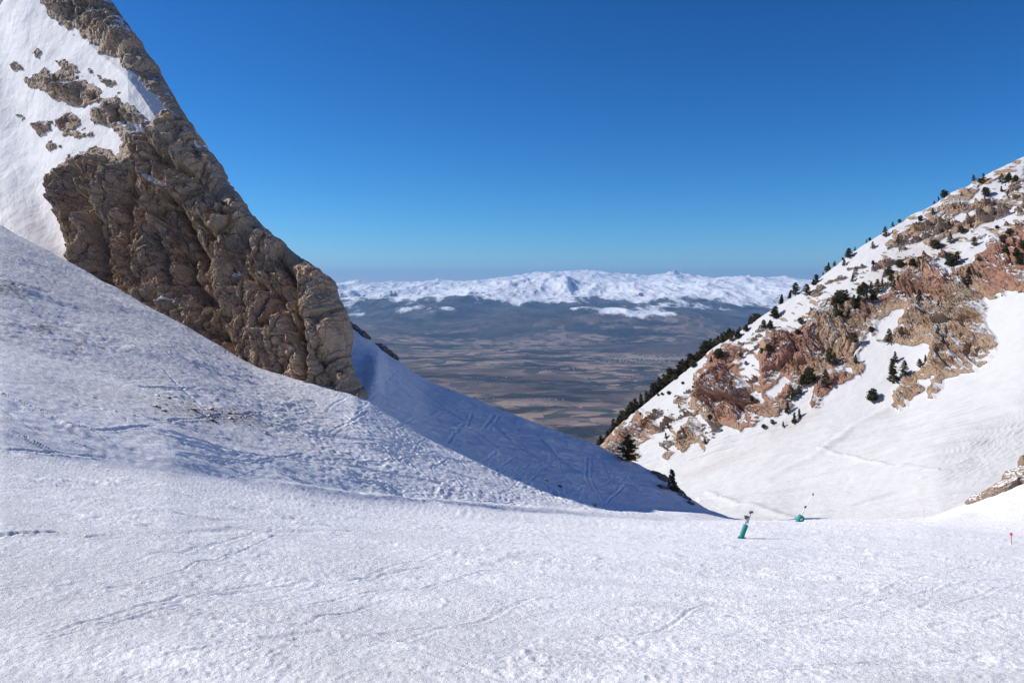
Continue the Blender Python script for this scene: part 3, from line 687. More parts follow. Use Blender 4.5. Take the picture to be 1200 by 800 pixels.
Z += np.exp(-((D - 36000) / 2500) ** 2) * (60 * fbm(X / 240, D / 500, seed=88, octs=3, ridged=True) * (.1 + sstep(560, 620, PX) * sstep(870, 830, PX)) + 60 * fbm(X / 600, D / 900, seed=82, octs=4, ridged=True) + 70 * np.clip(fbm(X / 1500, D / 1800, seed=83, octs=3, ridged=True), 0, 1) * sstep(560, 640, PX))
Z += (1 - mt) * (45 * fbm(X / 1800, D / 1800, seed=84, octs=4) + 30 * sstep(5000, 2500, D) * fbm(X / 700, D / 700, seed=85, octs=4)) * 1.2
# low snowy hill in the middle of the valley, foothills on both sides
def hill(px, d, wx, wd, hh):
    x0 = (px - CX) / F * d
    return hh * np.exp(-np.abs((X - x0) / wx) ** 2.2 - ((D - d) / wd) ** 2) * (1 + .25 * fbm(X / 900, D / 900, seed=int(px), octs=5, ridged=True))
hl = hill(690, 15500, 1900, 1300, 300); Z += hl
Z += hill(430, 19000, 2200, 2200, 330) + hill(560, 18500, 1600, 1000, 130) + hill(860, 20000, 2600, 2300, 240) + hill(640, 23500, 2600, 1800, 200) + hill(500, 16500, 1100, 900, 150) + hill(770, 17000, 1300, 900, 170) + hill(590, 14800, 900, 700, 90) + hill(820, 15000, 900, 800, 130) + hill(400, 14500, 1200, 900, 140)
snow = 1.0 * sstep(-840, -120, Z + 240 * fbm(X / 2500, D / 2500, seed=86, octs=4)) + .20 * sstep(150, 330, hl) 
slope_ = np.hypot(np.gradient(Z, axis=1) / (np.gradient(X, axis=1) + 1e-6), np.gradient(Z, axis=0) / (np.gradient(D, axis=0) + 1e-6))
snow = np.clip(snow - .30 * sstep(.28, .55, slope_) * mt, 0, 1.1)
hillm = sstep(12500, 16500, D + 1500 * fbm(X / 3000, D / 3000, seed=87, octs=3))
hillm = np.maximum(hillm, sstep(4200, 3300, D) * .6)
PD = np.stack([X, D, Z], -1)
valley = grid_mesh('valley', PD, M_VALLEY, {'snow': snow, 'hill': hillm})
tag(valley, 'brown farmed valley far below with a snowy mountain range beyond', 'valley', kind='structure')

# towns: many tiny pale houses, too many to count
def town(spec, label):
    vs = []; fs = []
    r = random.Random(3)
    for (px, d, sx, sy, n) in spec:
        for i in range(n):
            dd_ = d + r.gauss(0, sy); x = (px - CX) / F * d + r.gauss(0, sx)
            j = int(np.argmin(np.abs(pxD - (CX + x * F / dd_)))); k = int(np.argmin(np.abs(dr - dd_)))
            z = Z[k, j] - 2; a, b, hh = r.uniform(3.5, 7), r.uniform(4, 9), r.uniform(4, 8); o = len(vs)
            for zz in (z, z + hh):
                vs += [(x - a, dd_ - b, zz), (x + a, dd_ - b, zz), (x + a, dd_ + b, zz), (x - a, dd_ + b, zz)]
            vs += [(x - a, dd_, z + hh * 1.4), (x + a, dd_, z + hh * 1.4)]
            fs += [(o, o + 1, o + 5, o + 4), (o + 1, o + 2, o + 6, o + 5), (o + 2, o + 3, o + 7, o + 6), (o + 3, o, o + 4, o + 7), (o + 4, o + 5, o + 9, o + 8), (o + 6, o + 7, o + 8, o + 9), (o + 5, o + 6, o + 9), (o + 7, o + 4, o + 8)]
    t = make_mesh('distant_town', vs, fs, simple('pale_render_walls', (.45, .38, .33), .8, 0, .3, .02))
    tag(t, label, 'town', kind='stuff'); return t
town([(762, 10300, 330, 350, 330), (735, 9900, 260, 120, 60), (790, 10800, 300, 260, 70)], 'sprawl of tiny pale houses low on the valley floor to the right')
town([(640, 13000, 700, 160, 120), (600, 12600, 330, 90, 40), (670, 12900, 260, 90, 60)], 'thin pale strip of houses along the far side of the valley')
town([(632, 6700, 120, 30, 14), (650, 6500, 60, 30, 8), (535, 7600, 60, 30, 5), (570, 8300, 120, 40, 10), (740, 8400, 200, 60, 14), (575, 6900, 30, 30, 4), (660, 9100, 200, 70, 14)], 'scattered pale farmsteads among the brown valley fields')

# ------------------------------------------------------------------ rocks
def blob(seed, sx, sy, sz, n=44):
    """one angular stone, flat cuts and cracks, half of it meant to sit in the snow"""
    th = np.linspace(0, math.pi, n); ph = np.linspace(0, 2 * math.pi, 2 * n, endpoint=False)
    T_, P_ = np.meshgrid(th, ph, indexing='ij')
    d = np.stack([np.sin(T_) * np.cos(P_), np.sin(T_) * np.sin(P_), np.cos(T_)], -1)
    r_ = np.random.default_rng(seed)
    rad = np.full(T_.shape, 1.35)
    for k in range(16):
        nn = r_.normal(size=3); nn /= np.linalg.norm(nn); c = d @ nn
        rad = np.minimum(rad, np.where(c > .05, r_.uniform(.72, 1.05) / np.maximum(c, .05), 9))
    q = d * rad[..., None]
    rad = rad * (1 + .10 * fbm(q[..., 0] * 3, q[..., 1] * 3, q[..., 2] * 3, octs=4, seed=seed % 17) + .05 * fbm(q[..., 0] * 9, q[..., 1] * 9, q[..., 2] * 9, octs=2, seed=seed % 13))
    q = d * rad[..., None]
    V = (q * np.array([sx, sy, sz])).reshape(-1, 3); m = 2 * n; fs = []
    for i in range(n - 1):
        for j in range(m):
            a = i * m + j; b = i * m + (j + 1) % m; fs.append((a, b, b + m, a + m) if i < n - 1 else (a, b, b))
    return V, fs
rock_n = 0
def rock_at(p, size, label, mat=M_DARK, rot=(0, 0, 0), sink=.35, cat='rock', name='rock', group=None, n=30):
    global rock_n; rock_n += 1
    V, fs = blob(100 + rock_n, *size, n=n)
    M = Matrix.Rotation(rot[2], 3, 'Z') @ Matrix.Rotation(rot[1], 3, 'Y') @ Matrix.Rotation(rot[0], 3, 'X')
    V = [M @ Vector(v) for v in V]
    o = make_mesh(name, V, fs, mat); o.location = p - Vector((0, 0, size[2] * (sink - .4)))
    return tag(o, label, cat, group)
# outcrop on the nose of the shaded shoulder
for px, py, sz, rot, lab in (
    (769, 552, (1.3, .8, .5), (0, .5, .2), 'topmost dark rock of the outcrop on the nose of the shaded shoulder'),
    (777, 559, (1.3, .8, .55), (.2, .6, .4), 'second dark rock down the shaded nose, a long slab above the small spruce'),
    (776, 569, (1.0, .6, .35), (0, .5, .1), 'flat dark rock lying in snow just left of the small spruce'),
    (797, 574, (1.1, .8, .45), (.1, .6, .3), 'rounded dark rock just right of the small spruce foot'),
    (804, 581, (1.2, .8, .4), (.2, .6, .3), 'low dark rock near the lower end of the shoulder outcrop'),
    (811, 588, (1.0, .7, .3), (.2, .5, .3), 'lowest dark rock of the outcrop where the shoulder meets the bowl')):
    rock_at(ground_A(px, py + 2), sz, lab, M_DARK, rot, .3, group='rocks on the nose of the shaded shoulder')
# dark rim behind the cliff foot
for k, (px, py, sx) in enumerate(((398, 368, 1.8), (407, 375, 1.7), (417, 384, 1.8), (427, 391, 1.3), (447, 405, 1.4), (456, 411, 1.6), (462, 417, .8))):
    rock_at(ground_A(px, py + 2), (sx * 1.1, 1.2, .75), ['dark rock at the top of the rim right against the cliff edge', 'second dark rock down the snowy rim beside the cliff', 'third dark rock down the snowy rim beside the cliff, widest of the upper row', 'small dark rock ending the upper row along the snowy rim', 'first dark rock of the separate lower pair along the snowy rim', 'long dark rock low on the snowy rim above the valley fields', 'smallest and lowest dark rock on the snowy rim'][k], M_DARK, (0, .65, 0), .35, group='dark rocks along the rim above the valley')
for k, (px, py, sx) in enumerate(((640, 563, .28), (657, 570, .34), (694, 591, .38))):
    rock_at(ground_A(px, py), (sx, sx, sx * .7), ['left dark stone of the close pair poking through the shaded snow', 'right dark stone of the close pair poking through the shaded snow', 'brown stone alone on the lit lip of the bank'][k], M_BROWN if k == 2 else M_DARK, (0, 0, k), .4, n=14)
# outcrop at the right edge of the piste
for k, (px, py, sz, rot) in enumerate(((1150, 585, (1.9, 1.4, .55), (0, -.40, 0)), (1161, 580, (2.3, 1.7, .9), (0, -.42, .2)), (1175, 574, (2.9, 2.0, 1.3), (0, -.45, .1)), (1192, 566, (3.2, 2.2, 1.5), (0, -.42, .3)), (1212, 556, (3.2, 2.2, 1.4), (0, -.4, 0)), (1207, 553, (1.7, 1.6, 2.2), (0, -.1, .3)))):
    rock_at(ground_A(px, py), sz, ['flat brown rock at the lower left tip of the outcrop beside the piste', 'second brown rock from the left of the outcrop beside the piste', 'middle reddish brown rock of the outcrop beside the piste', 'wide brown rock at the frame edge of the outcrop beside the piste', 'brown rock half outside the frame at the end of the outcrop', 'upright tan boulder standing above the brown outcrop at the right edge'][k], M_BROWN, rot, .35, group='rocks of the outcrop beside the piste', n=36)
# stones lying in the snow of the left bank
rs = random.Random(12)
for k in range(26):
    px, py = rs.uniform(178, 315), 0
    py = 470 + (px - 178) * .22 + rs.uniform(-8, 8)
    s_ = rs.choice([.16, .2, .26, .34])
    rock_at(ground_A(px, py), (s_ * 1.0, s_ * .8, s_ * .5), 'small dark stone in the stony patch midway up the snow bank', M_BROWN, (0, 0, k), .5, cat='stone', name='stone', group='stones in the patch on the snow bank', n=9)

# ------------------------------------------------------------------ trees
def tube(pts, rads, k=7):
    V = []; Fc = []
    for i, (p, r) in enumerate(zip(pts, rads)):
        for j in range(k):
            a = 2 * math.pi * j / k; V.append((p[0] + r * math.cos(a), p[1] + r * math.sin(a), p[2]))
    for i in range(len(pts) - 1):
        for j in range(k):
            a = i * k + j; b = i * k + (j + 1) % k; Fc.append((a, b, b + k, a + k))
    V.append(tuple(pts[-1])); t = len(V) - 1
    for j in range(k): Fc.append(((len(pts) - 1) * k + j, (len(pts) - 1) * k + (j + 1) % k, t))
    return V, Fc
def conifer(seed, h=1.0, width=.32, bushy=0.0, stems=1, mat=M_NEEDLE, dens=1.0):
    """unit-height conifer: tapered trunk with limbs, crown of needle sprays along the limbs"""
    r = random.Random(seed); V = []; Fc = []; cV = []; cF = []
    for s_ in range(stems):
        ox, oy = (0, 0) if s_ == 0 else (r.uniform(-.28, .28), r.uniform(-.2, .2)); hh = 1.0 if s_ == 0 else r.uniform(.55, .9)
        lean = r.uniform(-.06, .06)
        pts = [(ox * (.3 + .7 * min(1, i / 2)) + lean * i / 6, oy, hh * i / 6 - .06 * (i == 0)) for i in range(7)]
        v, f = tube(pts, [.030 * (1 - i / 6.6) for i in range(7)], 6); o = len(V); V += v; Fc += [tuple(a + o for a in q) for q in f]
        nb_ = int((64 + 50 * bushy) * dens)
        for b in range(nb_):
            t = (b + r.random()) / nb_; z = hh * (.06 + .92 * t)
            prof = (1 - t) ** .75 * (1 - bushy) + bushy * math.sqrt(max(0, 1 - (1.75 * (t - .42)) ** 2)) if True else 0
            R = width * (prof * r.uniform(.55, 1.2) + .05)
            a = r.uniform(0, 6.283); dz = r.uniform(-.02, .05) + .10 * bushy
            cx0, cy0 = ox + lean * z, oy
            ex, ey, ez = cx0 + R * math.cos(a), cy0 + R * math.sin(a), z + dz * R / .3 - .02 * (1 - bushy)
            v, f = [(cx0, cy0, z - .004), (cx0, cy0, z + .006), (ex, ey, ez)], [(0, 1, 2)]
            o = len(V); V += v; Fc += [tuple(i + o for i in q) for q in f]
            ns = max(4, int(13 * R / width) + 4)
            for k in range(ns):
                u = (k + .6) / ns; u = .2 + .85 * u
                bx_, by_, bz_ = cx0 + (ex - cx0) * u, cy0 + (ey - cy0) * u, z + (ez - z) * u
                for q in range(3):
                    L = r.uniform(.03, .062) * (1.15 if bushy else 1); aa = a + r.uniform(-1.5, 1.5); el = r.uniform(-.5, .9)
                    dx, dy, dz_ = math.cos(aa) * math.cos(el) * L, math.sin(aa) * math.cos(el) * L, math.sin(el) * L
                    wx, wy = -math.sin(aa) * L * .42, math.cos(aa) * L * .42
                    o = len(cV)
                    jx, jy, jz = bx_ + r.uniform(-.014, .014), by_ + r.uniform(-.014, .014), bz_ + r.uniform(-.014, .014)
                    cV += [(jx - wx * .6, jy - wy * .6, jz - L * .2), (jx + wx * .6, jy + wy * .6, jz + L * .2), (jx + dx + wx * .4, jy + dy + wy * .4, jz + dz_ + L * .1), (jx + dx * 1.25, jy + dy * 1.25, jz + dz_ * 1.2), (jx + dx - wx * .4, jy + dy - wy * .4, jz + dz_ - L * .1)]
                    cF.append((o, o + 1, o + 2, o + 3, o + 4))
    root = empty('pine_tree', (0, 0, 0))
    make_mesh('trunk', V, Fc, M_BARK, root); make_mesh('crown', cV, cF, mat, root)
    return root
protos = {
 'narrow': [conifer(1, width=.20), conifer(2, width=.17), conifer(12, width=.22)],
 'cone': [conifer(3, width=.30), conifer(4, width=.34), conifer(13, width=.28)],
 'bushy': [conifer(5, width=.40, bushy=.85, mat=M_NEEDLE2), conifer(6, width=.46, bushy=.9, stems=2, mat=M_NEEDLE2), conifer(7, width=.36, bushy=.7, stems=2)],
 'airy': [conifer(20, width=.40, bushy=.3, stems=2, mat=M_NEEDLE2, dens=.62)],
 'ragged': [conifer(8, width=.34, bushy=.35, stems=2), conifer(9, width=.3, bushy=.3)]}
used = set()
def plant(p, hgt, shape, label, group, r, wide=1.0):
    proto = r.choice(protos[shape])
    if id(proto) in used:
        o = proto.copy(); COL.objects.link(o)
        for ch in proto.children:
            c = ch.copy(); COL.objects.link(c); c.parent = o
    else: o = proto; used.add(id(proto))
    o.location = p - Vector((0, 0, hgt * .02)); o.scale = (hgt * wide, hgt * wide, hgt); o.rotation_euler = (r.uniform(-.05, .05), r.uniform(-.05, .05), r.uniform(0, 6.28))
    return tag(o, label, 'tree', group)
r = random.Random(21)
ORD = ['first', 'second', 'third', 'fourth', 'fifth', 'sixth', 'seventh', 'eighth', 'ninth', 'tenth', 'eleventh', 'twelfth', 'thirteenth', 'fourteenth', 'fifteenth', 'sixteenth', 'seventeenth', 'eighteenth', 'nineteenth', 'twentieth', 'twenty-first', 'twenty-second', 'twenty-third', 'twenty-fourth', 'twenty-fifth', 'twenty-sixth', 'twenty-seventh', 'twenty-eighth', 'twenty-ninth', 'thirtieth', 'thirty-first', 'thirty-second', 'thirty-third', 'thirty-fourth', 'thirty-fifth', 'thirty-sixth', 'thirty-seventh', 'thirty-eighth', 'thirty-ninth', 'fortieth', 'forty-first', 'forty-second', 'forty-third', 'forty-fourth', 'forty-fifth', 'forty-sixth', 'forty-seventh', 'forty-eighth', 'forty-ninth', 'fiftieth', 'fifty-first', 'fifty-second', 'fifty-third', 'fifty-fourth', 'fifty-fifth', 'fifty-sixth', 'fifty-seventh', 'fifty-eighth', 'fifty-ninth', 'sixtieth']
p = ground_A(736, 540); plant(p, 32 / F * p.y, 'airy', 'dark bushy pine silhouetted on the crest of the shaded shoulder', None, r, 1.05)
p = ground_A(789, 575); plant(p, 27 / F * p.y, 'narrow', 'small slim dark spruce among rocks on the nose of the shaded shoulder', None, r, 1.3)
WORD = {'narrow': 'slim', 'cone': 'conical', 'bushy': 'round bushy', 'ragged': 'ragged'}
# zones: (base px, base py, height px, shape)
zones = {
 ('on the high skyline snow', 'pines along the high skyline'): [
  (1141, 212, 9, 'cone'), (1148, 215, 7, 'bushy'), (1106, 232, 12, 'bushy'), (1099, 234, 7, 'narrow'), (1093, 236, 5, 'cone'), (1053, 260, 6, 'bushy'), (1046, 266, 8, 'cone'), (1037, 277, 14, 'cone'),
  (1017, 278, 5, 'bushy'), (1013, 282, 6, 'narrow'), (1023, 291, 10, 'cone'), (999, 290, 6, 'cone'), (995, 302, 14, 'ragged'), (989, 311, 10, 'cone'), (984, 300, 4, 'bushy'), (975, 308, 8, 'cone'), (969, 314, 12, 'narrow'), (970, 320, 10, 'bushy'),
  (961, 318, 5, 'cone'), (951, 322, 8, 'bushy'), (957, 331, 12, 'narrow'), (953, 334, 8, 'ragged'), (932, 345, 17, 'ragged'), (945, 346, 16, 'ragged'), (925, 349, 12, 'narrow'), (919, 340, 9, 'cone'), (912, 350, 14, 'narrow'), (910, 347, 10, 'cone'),
  (876, 374, 12, 'cone'), (886, 380, 15, 'bushy'), (872, 372, 8, 'narrow'), (860, 378, 7, 'cone'), (853, 384, 9, 'cone'), (845, 394, 14, 'cone'), (908, 372, 16, 'ragged'), (915, 356, 8, 'narrow')],
 ('on snow between skyline and crags', 'pines on the upper snowfield'): [
  (1155, 230, 13, 'bushy'), (1153, 212, 11, 'cone'), (1174, 215, 14, 'cone'), (1182, 212, 12, 'ragged'), (1190, 214, 10, 'bushy'), (1174, 225, 9, 'narrow'), (1181, 230, 7, 'narrow'), (1192, 224, 5, 'cone'), (1178, 245, 8, 'cone'), (1166, 253, 4, 'bushy'),
  (1127, 230, 5, 'cone'), (1093, 251, 9, 'cone'), (1079, 259, 8, 'bushy'), (1112, 264, 9, 'cone'), (1126, 274, 11, 'bushy'), (1113, 285, 14, 'cone'), (1137, 266, 8, 'narrow'), (1104, 272, 5, 'bushy'), (1096, 292, 13, 'bushy'), (1053, 285, 12, 'cone'),
  (1142, 288, 13, 'cone'), (1069, 312, 11, 'bushy'), (1056, 314, 12, 'bushy'), (999, 330, 9, 'cone'), (1023, 310, 6, 'bushy'), (1088, 273, 5, 'narrow'), (938, 380, 10, 'bushy'), (895, 385, 12, 'ragged'), (874, 388, 10, 'ragged'), (865, 396, 12, 'ragged'), (857, 400, 10, 'bushy'), (1008, 346, 14, 'bushy'), (1012, 340, 12, 'ragged')],
 ('in the clump above the red crag', 'pines in the clump above the red crag'): [
  (977, 364, 24, 'cone'), (986, 356, 22, 'bushy'), (992, 352, 18, 'cone'), (1000, 364, 26, 'cone'), (1006, 358, 18, 'ragged'), (1014, 354, 22, 'cone'), (1024, 352, 16, 'ragged'), (1029, 344, 24, 'cone'), (1034, 336, 14, 'narrow'), (995, 372, 14, 'ragged'), (983, 374, 16, 'bushy'), (1021, 345, 20, 'narrow'), (1042, 322, 16, 'ragged'), (1049, 338, 20, 'cone'), (1045, 330, 20, 'narrow'), (1053, 330, 10, 'bushy')],
 ('among the right-edge tan crags', 'pines among the tan crags'): [
  (1077, 352, 16, 'narrow'), (1115, 312, 18, 'ragged'), (1122, 308, 16, 'ragged'), (1135, 334, 26, 'narrow'), (1176, 285, 12, 'bushy'), (1180, 298, 16, 'ragged'), (1191, 302, 14, 'ragged'), (1196, 310, 12, 'bushy'), (1110, 305, 10, 'bushy'), (1184, 275, 9, 'bushy'), (1198, 292, 12, 'bushy'), (1100, 358, 8, 'narrow'), (1147, 306, 6, 'bushy'), (1168, 268, 5, 'bushy')],
 ('rooted in the red cliff', 'pines rooted in the red cliff'): [
  (902, 385, 12, 'ragged'), (900, 412, 11, 'bushy'), (893, 415, 9, 'bushy'), (935, 392, 8, 'bushy'), (843, 420, 14, 'bushy'), (856, 452, 7, 'bushy'), (833, 424, 9, 'narrow'), (811, 430, 9, 'bushy'), (826, 520, 8, 'ragged'), (832, 492, 8, 'bushy'), (880, 470, 8, 'bushy'), (848, 470, 6, 'ragged'), (868, 418, 6, 'bushy'), (874, 428, 6, 'bushy')],
 ('at the foot of the crags', 'pines at the foot of the crags'): [
  (971, 424, 20, 'cone'), (978, 428, 18, 'narrow'), (967, 452, 23, 'cone'), (951, 448, 20, 'ragged'), (940, 452, 16, 'ragged'), (936, 462, 14, 'cone'), (927, 468, 20, 'cone'), (922, 484, 18, 'narrow'), (930, 496, 16, 'narrow'), (937, 490, 14, 'narrow'), (945, 450, 18, 'narrow'), (1001, 402, 15, 'bushy'), (1021, 390, 9, 'bushy'), (1042, 402, 20, 'cone'), (1056, 392, 12, 'cone'), (1047, 448, 34, 'narrow'), (1060, 440, 22, 'cone'), (1023, 470, 18, 'bushy'), (1078, 430, 12, 'ragged'), (1084, 424, 10, 'narrow'), (1099, 392, 10, 'cone'), (1104, 404, 14, 'narrow'), (1003, 425, 12, 'narrow'), (918, 500, 8, 'narrow'), (905, 497, 7, 'bushy'), (895, 502, 6, 'bushy'), (1049, 425, 16, 'narrow')],
 ('on the lower spur snow', 'shrubs and pines on the lower spur'): [
  (800, 450, 4, 'bushy'), (784, 462, 5, 'bushy'), (771, 464, 4, 'bushy'), (766, 468, 4, 'bushy'), (776, 463, 4, 'bushy'), (798, 474, 4, 'narrow'), (783, 502, 8, 'narrow'), (780, 514, 9, 'narrow'), (796, 478, 7, 'narrow'), (812, 455, 4, 'bushy'), (825, 466, 4, 'bushy'), (750, 486, 4, 'bushy'), (786, 440, 8, 'bushy'), (799, 432, 5, 'bushy')],
}
SZ = lambda h: 'tiny' if h < 6 else 'small' if h < 10 else 'mid-sized' if h < 16 else 'tall' if h < 26 else 'tallest'
for (where, grp), L in zones.items():
    L = sorted(L); cnt = {}
    tot = {}
    for (px, py, hp, sh) in L: tot[(SZ(hp), sh)] = tot.get((SZ(hp), sh), 0) + 1
    for (px, py, hp, sh) in L:
        k = (SZ(hp), sh); cnt[k] = cnt.get(k, 0) + 1
        q = ground_B(px, py)
        base = f'{SZ(hp)} {WORD[sh]} pine {where}'
        lab = base if tot[k] == 1 else f'{base}, {ORD[cnt[k] - 1]} such from the left'
        if hp < 6: lab = lab.replace('tiny round bushy pine', 'tiny round dark shrub').replace('tiny slim pine', 'tiny slim dark shrub')
        plant(q, hp * (.74 if 'clump' in where else .86) / F * q.y, sh, lab, grp, r, 1.2 if sh != 'bushy' else 1.0)
# the dense file of firs standing just beyond the lower skyline
nrow = 0
row = []
for i in range(58):
    t = i / 57; px = 696 + t * 164 + r.uniform(-1.5, 1.5)
    row.append(px)
row.sort()
for i, px in enumerate(row):
    sp = np.interp(px, sorted(sky_pts), [sky_pts[k][0] for k in sorted(sky_pts)])
    q = at(px, sp + 2.5, 317 + r.uniform(0, 5)); hp = r.uniform(9, 19) * (1 if px < 840 else .75)
    plant(q, hp * 1.05 / F * q.y, r.choice(['cone', 'cone', 'narrow', 'ragged']), f'dark pine in the dense file behind the lower ridge, {ORD[i]} from its lower end', 'dense file of pines behind the lower ridge', r, 1.2)
for i, hidden in enumerate([pp for v in protos.values() for pp in v if id(pp) not in used]):
    for ch in list(hidden.children): bpy.data.objects.remove(ch)
    bpy.data.objects.remove(hidden)

# ------------------------------------------------------------------ snow lances and marker poles
def cyl(a, b, r0, r1, k=14, rings=1, cap=True):
    a = Vector(a); b = Vector(b); ax = (b - a).normalized(); s_ = ax.orthogonal().normalized(); t_ = ax.cross(s_)
    V = []; Fc = []
    for i in range(rings + 1):
        u = i / rings; c = a.lerp(b, u); rr_ = r0 + (r1 - r0) * u
        for j in range(k):
            an = 2 * math.pi * j / k; V.append(c + s_ * rr_ * math.cos(an) + t_ * rr_ * math.sin(an))
    for i in range(rings):
        for j in range(k): Fc.append((i * k + j, i * k + (j + 1) % k, (i + 1) * k + (j + 1) % k, (i + 1) * k + j))
    if cap: Fc.append(tuple(range(k))[::-1]); Fc.append(tuple(rings * k + j for j in range(k)))
    return V, Fc
def join(parts):
    V = []; Fc = []
    for v, f in parts: o = len(V); V += list(v); Fc += [tuple(i + o for i in q) for q in f]
    return V, Fc
def box(c, s, R=None):
    c = Vector(c); R = R or Matrix.Identity(3); V = [c + R @ Vector((x * s[0] / 2, y * s[1] / 2, z * s[2] / 2)) for x in (-1, 1) for y in (-1, 1) for z in (-1, 1)]
    return V, [(0, 1, 3, 2), (4, 6, 7, 5), (0, 4, 5, 1), (2, 3, 7, 6), (0, 2, 6, 4), (1, 5, 7, 3)]
# first lance: upright padded foot, valve, short leaning head
g = ground_A(868.5, 629); s1 = g.y / F
root = empty('snow_lance', g); tag(root, 'leaning snow lance post with tall teal padding on the edge of the piste', 'snow lance')
ax = Vector((6.2 * s1, 0, 16.5 * s1))
v, f = join([cyl((0, 0, -.2), ax * .10, .22, .22, 18), cyl(ax * .10, ax * .98, .155, .155, 18, 3), cyl(ax * .33, ax * .36, .165, .165, 18), cyl(ax * .66, ax * .69, .165, .165, 18)])
pad = make_mesh('pad', v, f, M_TEAL, root)
v, f = join([cyl((.1, -.1, -.12), (.30, -.12, .08), .12, .10, 12)]); make_mesh('pad_boot', v, f, M_TEAL, root)
top = ax * .98; p1 = top + Vector((.9 * s1, 0, 7.5 * s1))
v, f = cyl(ax * .5, p1, .07, .07, 10); make_mesh('pole', v, f, M_STEEL, root)
v, f = join([box(p1 + Vector((-.04, 0, .08)), (.20, .16, .2)), cyl(p1 + Vector((-.15, 0, .1)), p1 + Vector((.14, 0, .1)), .06, .06, 10)]); make_mesh('valve', v, f, M_GREY, root)
p2 = top + Vector((5.8 * s1, 0, 14.5 * s1))
v, f = cyl(p1 + Vector((.06, 0, -.3)), p2, .05, .045, 10); make_mesh('lance_tube', v, f, M_STEEL, root)
v, f = join([cyl(p2 + Vector((-.05, 0, .02)), p2 + Vector((.14, 0, .02)), .085, .065, 12), cyl(p2 + Vector((-.13, 0, -.02)), p2 + Vector((-.03, 0, .0)), .05, .07, 12)]); make_mesh('nozzle_head', v, f, M_GREY, root)
# second lance: long thin tube leaning to the right, low pad with a white mark
g = ground_A(937, 611); s2 = g.y / F
root = empty('snow_lance', g); tag(root, 'distant snow lance with low teal pad and long thin mast leaning right', 'snow lance')
a0 = Vector((0, 0, 0)); a1_ = Vector((2.5 * s2, 0, 9 * s2))
R_ = Matrix.Rotation(.28, 3, 'Y')
V = [Vector(q) * s2 for q in ((-4.5, -3, -1), (2.2, -3, -1), (5.2, -3, 4.6), (4.2, -3, 6.4), (1.2, -3, 8.4), (-.6, -3, 6.8), (-4.5, 3, -1), (2.2, 3, -1), (5.2, 3, 4.6), (4.2, 3, 6.4), (1.2, 3, 8.4), (-.6, 3, 6.8))]
pad = make_mesh('pad', V, [(0, 1, 2, 3, 4, 5), (11, 10, 9, 8, 7, 6)] + [(i, (i + 1) % 6 + 0, (i + 1) % 6 + 6, i + 6) for i in range(6)], M_TEAL, root)
V = [Vector(q) * s2 for q in ((-.6, -3.08, 2.9), (.4, -3.08, 2.6), (2.9, -3.08, 4.6), (2.5, -3.08, 5.2), (.6, -3.08, 3.8), (.3, -3.08, 4.6), (-.3, -3.08, 4.4))]
V = V + [q + Vector((0, .02, 0)) for q in V]
make_mesh('mark', V, [tuple(range(7)), tuple(range(13, 6, -1))] + [(i, (i + 1) % 7, (i + 1) % 7 + 7, i + 7) for i in range(7)], M_WHITE, pad)
tip = Vector((15.5 * s2, 0, 32 * s2)); mid = Vector((7 * s2, 0, 17.5 * s2))
v, f = cyl((1 * s2, 0, 6 * s2), mid, .07, .06, 10); make_mesh('pole', v, f, M_STEEL, root)
v, f = cyl(mid, tip, .05, .04, 10); make_mesh('lance_tube', v, f, M_STEEL, root)
v, f = join([cyl(mid - Vector((.04, 0, .14)), mid + Vector((.06, 0, .16)), .11, .11, 12), box(mid + Vector((-.1, 0, -.05)), (.2, .16, .2))]); make_mesh('valve', v, f, M_GREY, root)
v, f = cyl(tip - Vector((.05, 0, .12)), tip + Vector((.06, 0, .16)), .13, .10, 12); make_mesh('nozzle_head', v, f, M_GREY, root)
for px, py, hp, lab in ((1186, 637, 12, 'thin red marker pole with a round red head at the right edge'), (1083, 605, 9, 'faint slender red marker pole at the far lip of the piste')):
    g = ground_A(px, py); s3 = g.y / F; big = hp > 10
    root = empty('marker_pole', g); tag(root, lab, 'marker pole')
    v, f = cyl((0, 0, -.3), (-.6 * s3, 0, hp * s3), .022, .02, 8); make_mesh('pole', v, f, M_RED, root)
    t_ = Vector((-.6 * s3, 0, hp * s3)); v, f = cyl(t_ - Vector((0, 0, .10)), t_ + Vector((0, 0, .05)), .075 if big else .04, .075 if big else .04, 12, 2); make_mesh('head', v, f, M_RED, root)

# ------------------------------------------------------------------ light, sky, air, camera
AZ = math.radians(-12); EL = math.radians(34)             # sun: left and a little behind the camera
sd = Vector((-math.cos(AZ) * math.cos(EL), -math.sin(AZ) * math.cos(EL), math.sin(EL)))
L = bpy.data.lights.new('sun', 'SUN'); L.energy = 4.9; L.angle = math.radians(.53); L.color = (1, .955, .90)
so = bpy.data.objects.new('sun', L); COL.objects.link(so); so.rotation_euler = sd.to_track_quat('Z', 'Y').to_euler()
w = bpy.data.worlds.new('World'); scene.world = w; w.use_nodes = True; nt = w.node_tree; nt.nodes.clear()
sk = nt.nodes.new('ShaderNodeTexSky'); sk.sky_type = 'NISHITA'; sk.sun_disc = False; sk.sun_elevation = EL; sk.sun_rotation = math.atan2(sd.x, sd.y)
sk.altitude = 2200; sk.air_density = 1.0; sk.dust_density = 0; sk.ozone_density = 6.0
bg = nt.nodes.new('ShaderNodeBackground'); bg.inputs[1].default_value = .114
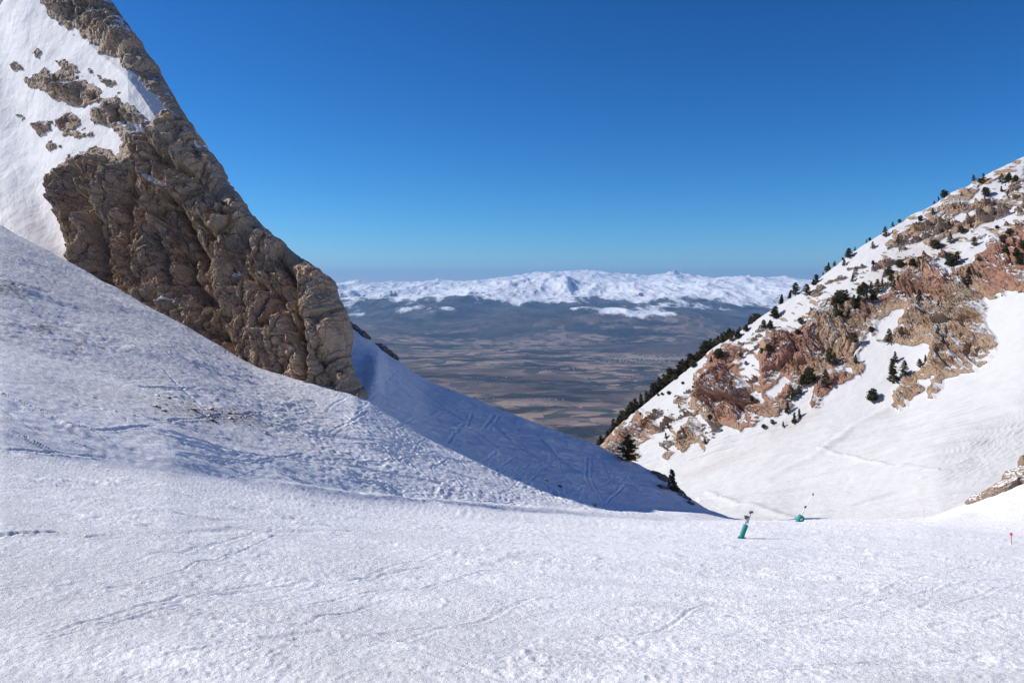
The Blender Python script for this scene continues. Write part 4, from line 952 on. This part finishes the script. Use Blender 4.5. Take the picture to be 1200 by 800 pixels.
sp = nt.nodes.new('ShaderNodeSeparateColor'); cb = nt.nodes.new('ShaderNodeCombineColor')   # polarising-filter blue
nt.links.new(sk.outputs[0], sp.inputs[0])
for ch, (pw, ml) in enumerate(((2.1, .100), (1.45, .34), (1.25, .55))):
    a_ = nt.nodes.new('ShaderNodeMath'); a_.operation = 'POWER'; a_.inputs[1].default_value = pw; nt.links.new(sp.outputs[ch], a_.inputs[0])
    m_ = nt.nodes.new('ShaderNodeMath'); m_.operation = 'MULTIPLY'; m_.inputs[1].default_value = ml; nt.links.new(a_.outputs[0], m_.inputs[0])
    nt.links.new(m_.outputs[0], cb.inputs[ch])
ow = nt.nodes.new('ShaderNodeOutputWorld'); nt.links.new(cb.outputs[0], bg.inputs[0]); nt.links.new(bg.outputs[0], ow.inputs[0])

HAZE = 2.7e-5
if HAZE:
    hm_ = bpy.data.materials.new('haze_air'); hm_.use_nodes = True; t = hm_.node_tree; t.nodes.clear()
    o_ = t.nodes.new('ShaderNodeOutputMaterial'); pv = t.nodes.new('ShaderNodeVolumePrincipled')
    pv.inputs['Color'].default_value = (.32, .60, 1.0, 1); pv.inputs['Density'].default_value = HAZE; pv.inputs['Anisotropy'].default_value = 0.1
    t.links.new(pv.outputs[0], o_.inputs['Volume'])
    v, f = box((5000, 29000, -400), (130000, 64000, 2400))
    hz = make_mesh('haze', v, f, hm_); tag(hz, 'thin blue air fading the far range', 'haze', kind='stuff')

cam = bpy.data.cameras.new('camera'); co = bpy.data.objects.new('camera', cam); COL.objects.link(co)
co.rotation_euler = (math.pi / 2, 0, 0); cam.sensor_width = 36; cam.lens = F * 36 / 1200
cam.shift_y = -70 / 1200; cam.clip_start = .1; cam.clip_end = 200000
scene.camera = co
scene.view_settings.view_transform = 'Standard'; scene.view_settings.look = 'None'; scene.view_settings.gamma = 1; scene.view_settings.exposure = .22
scene.cycles.max_bounces = 7; scene.cycles.diffuse_bounces = 5; scene.cycles.volume_bounces = 0
scene.cycles.use_denoising = True; scene.cycles.denoising_prefilter = 'NONE'
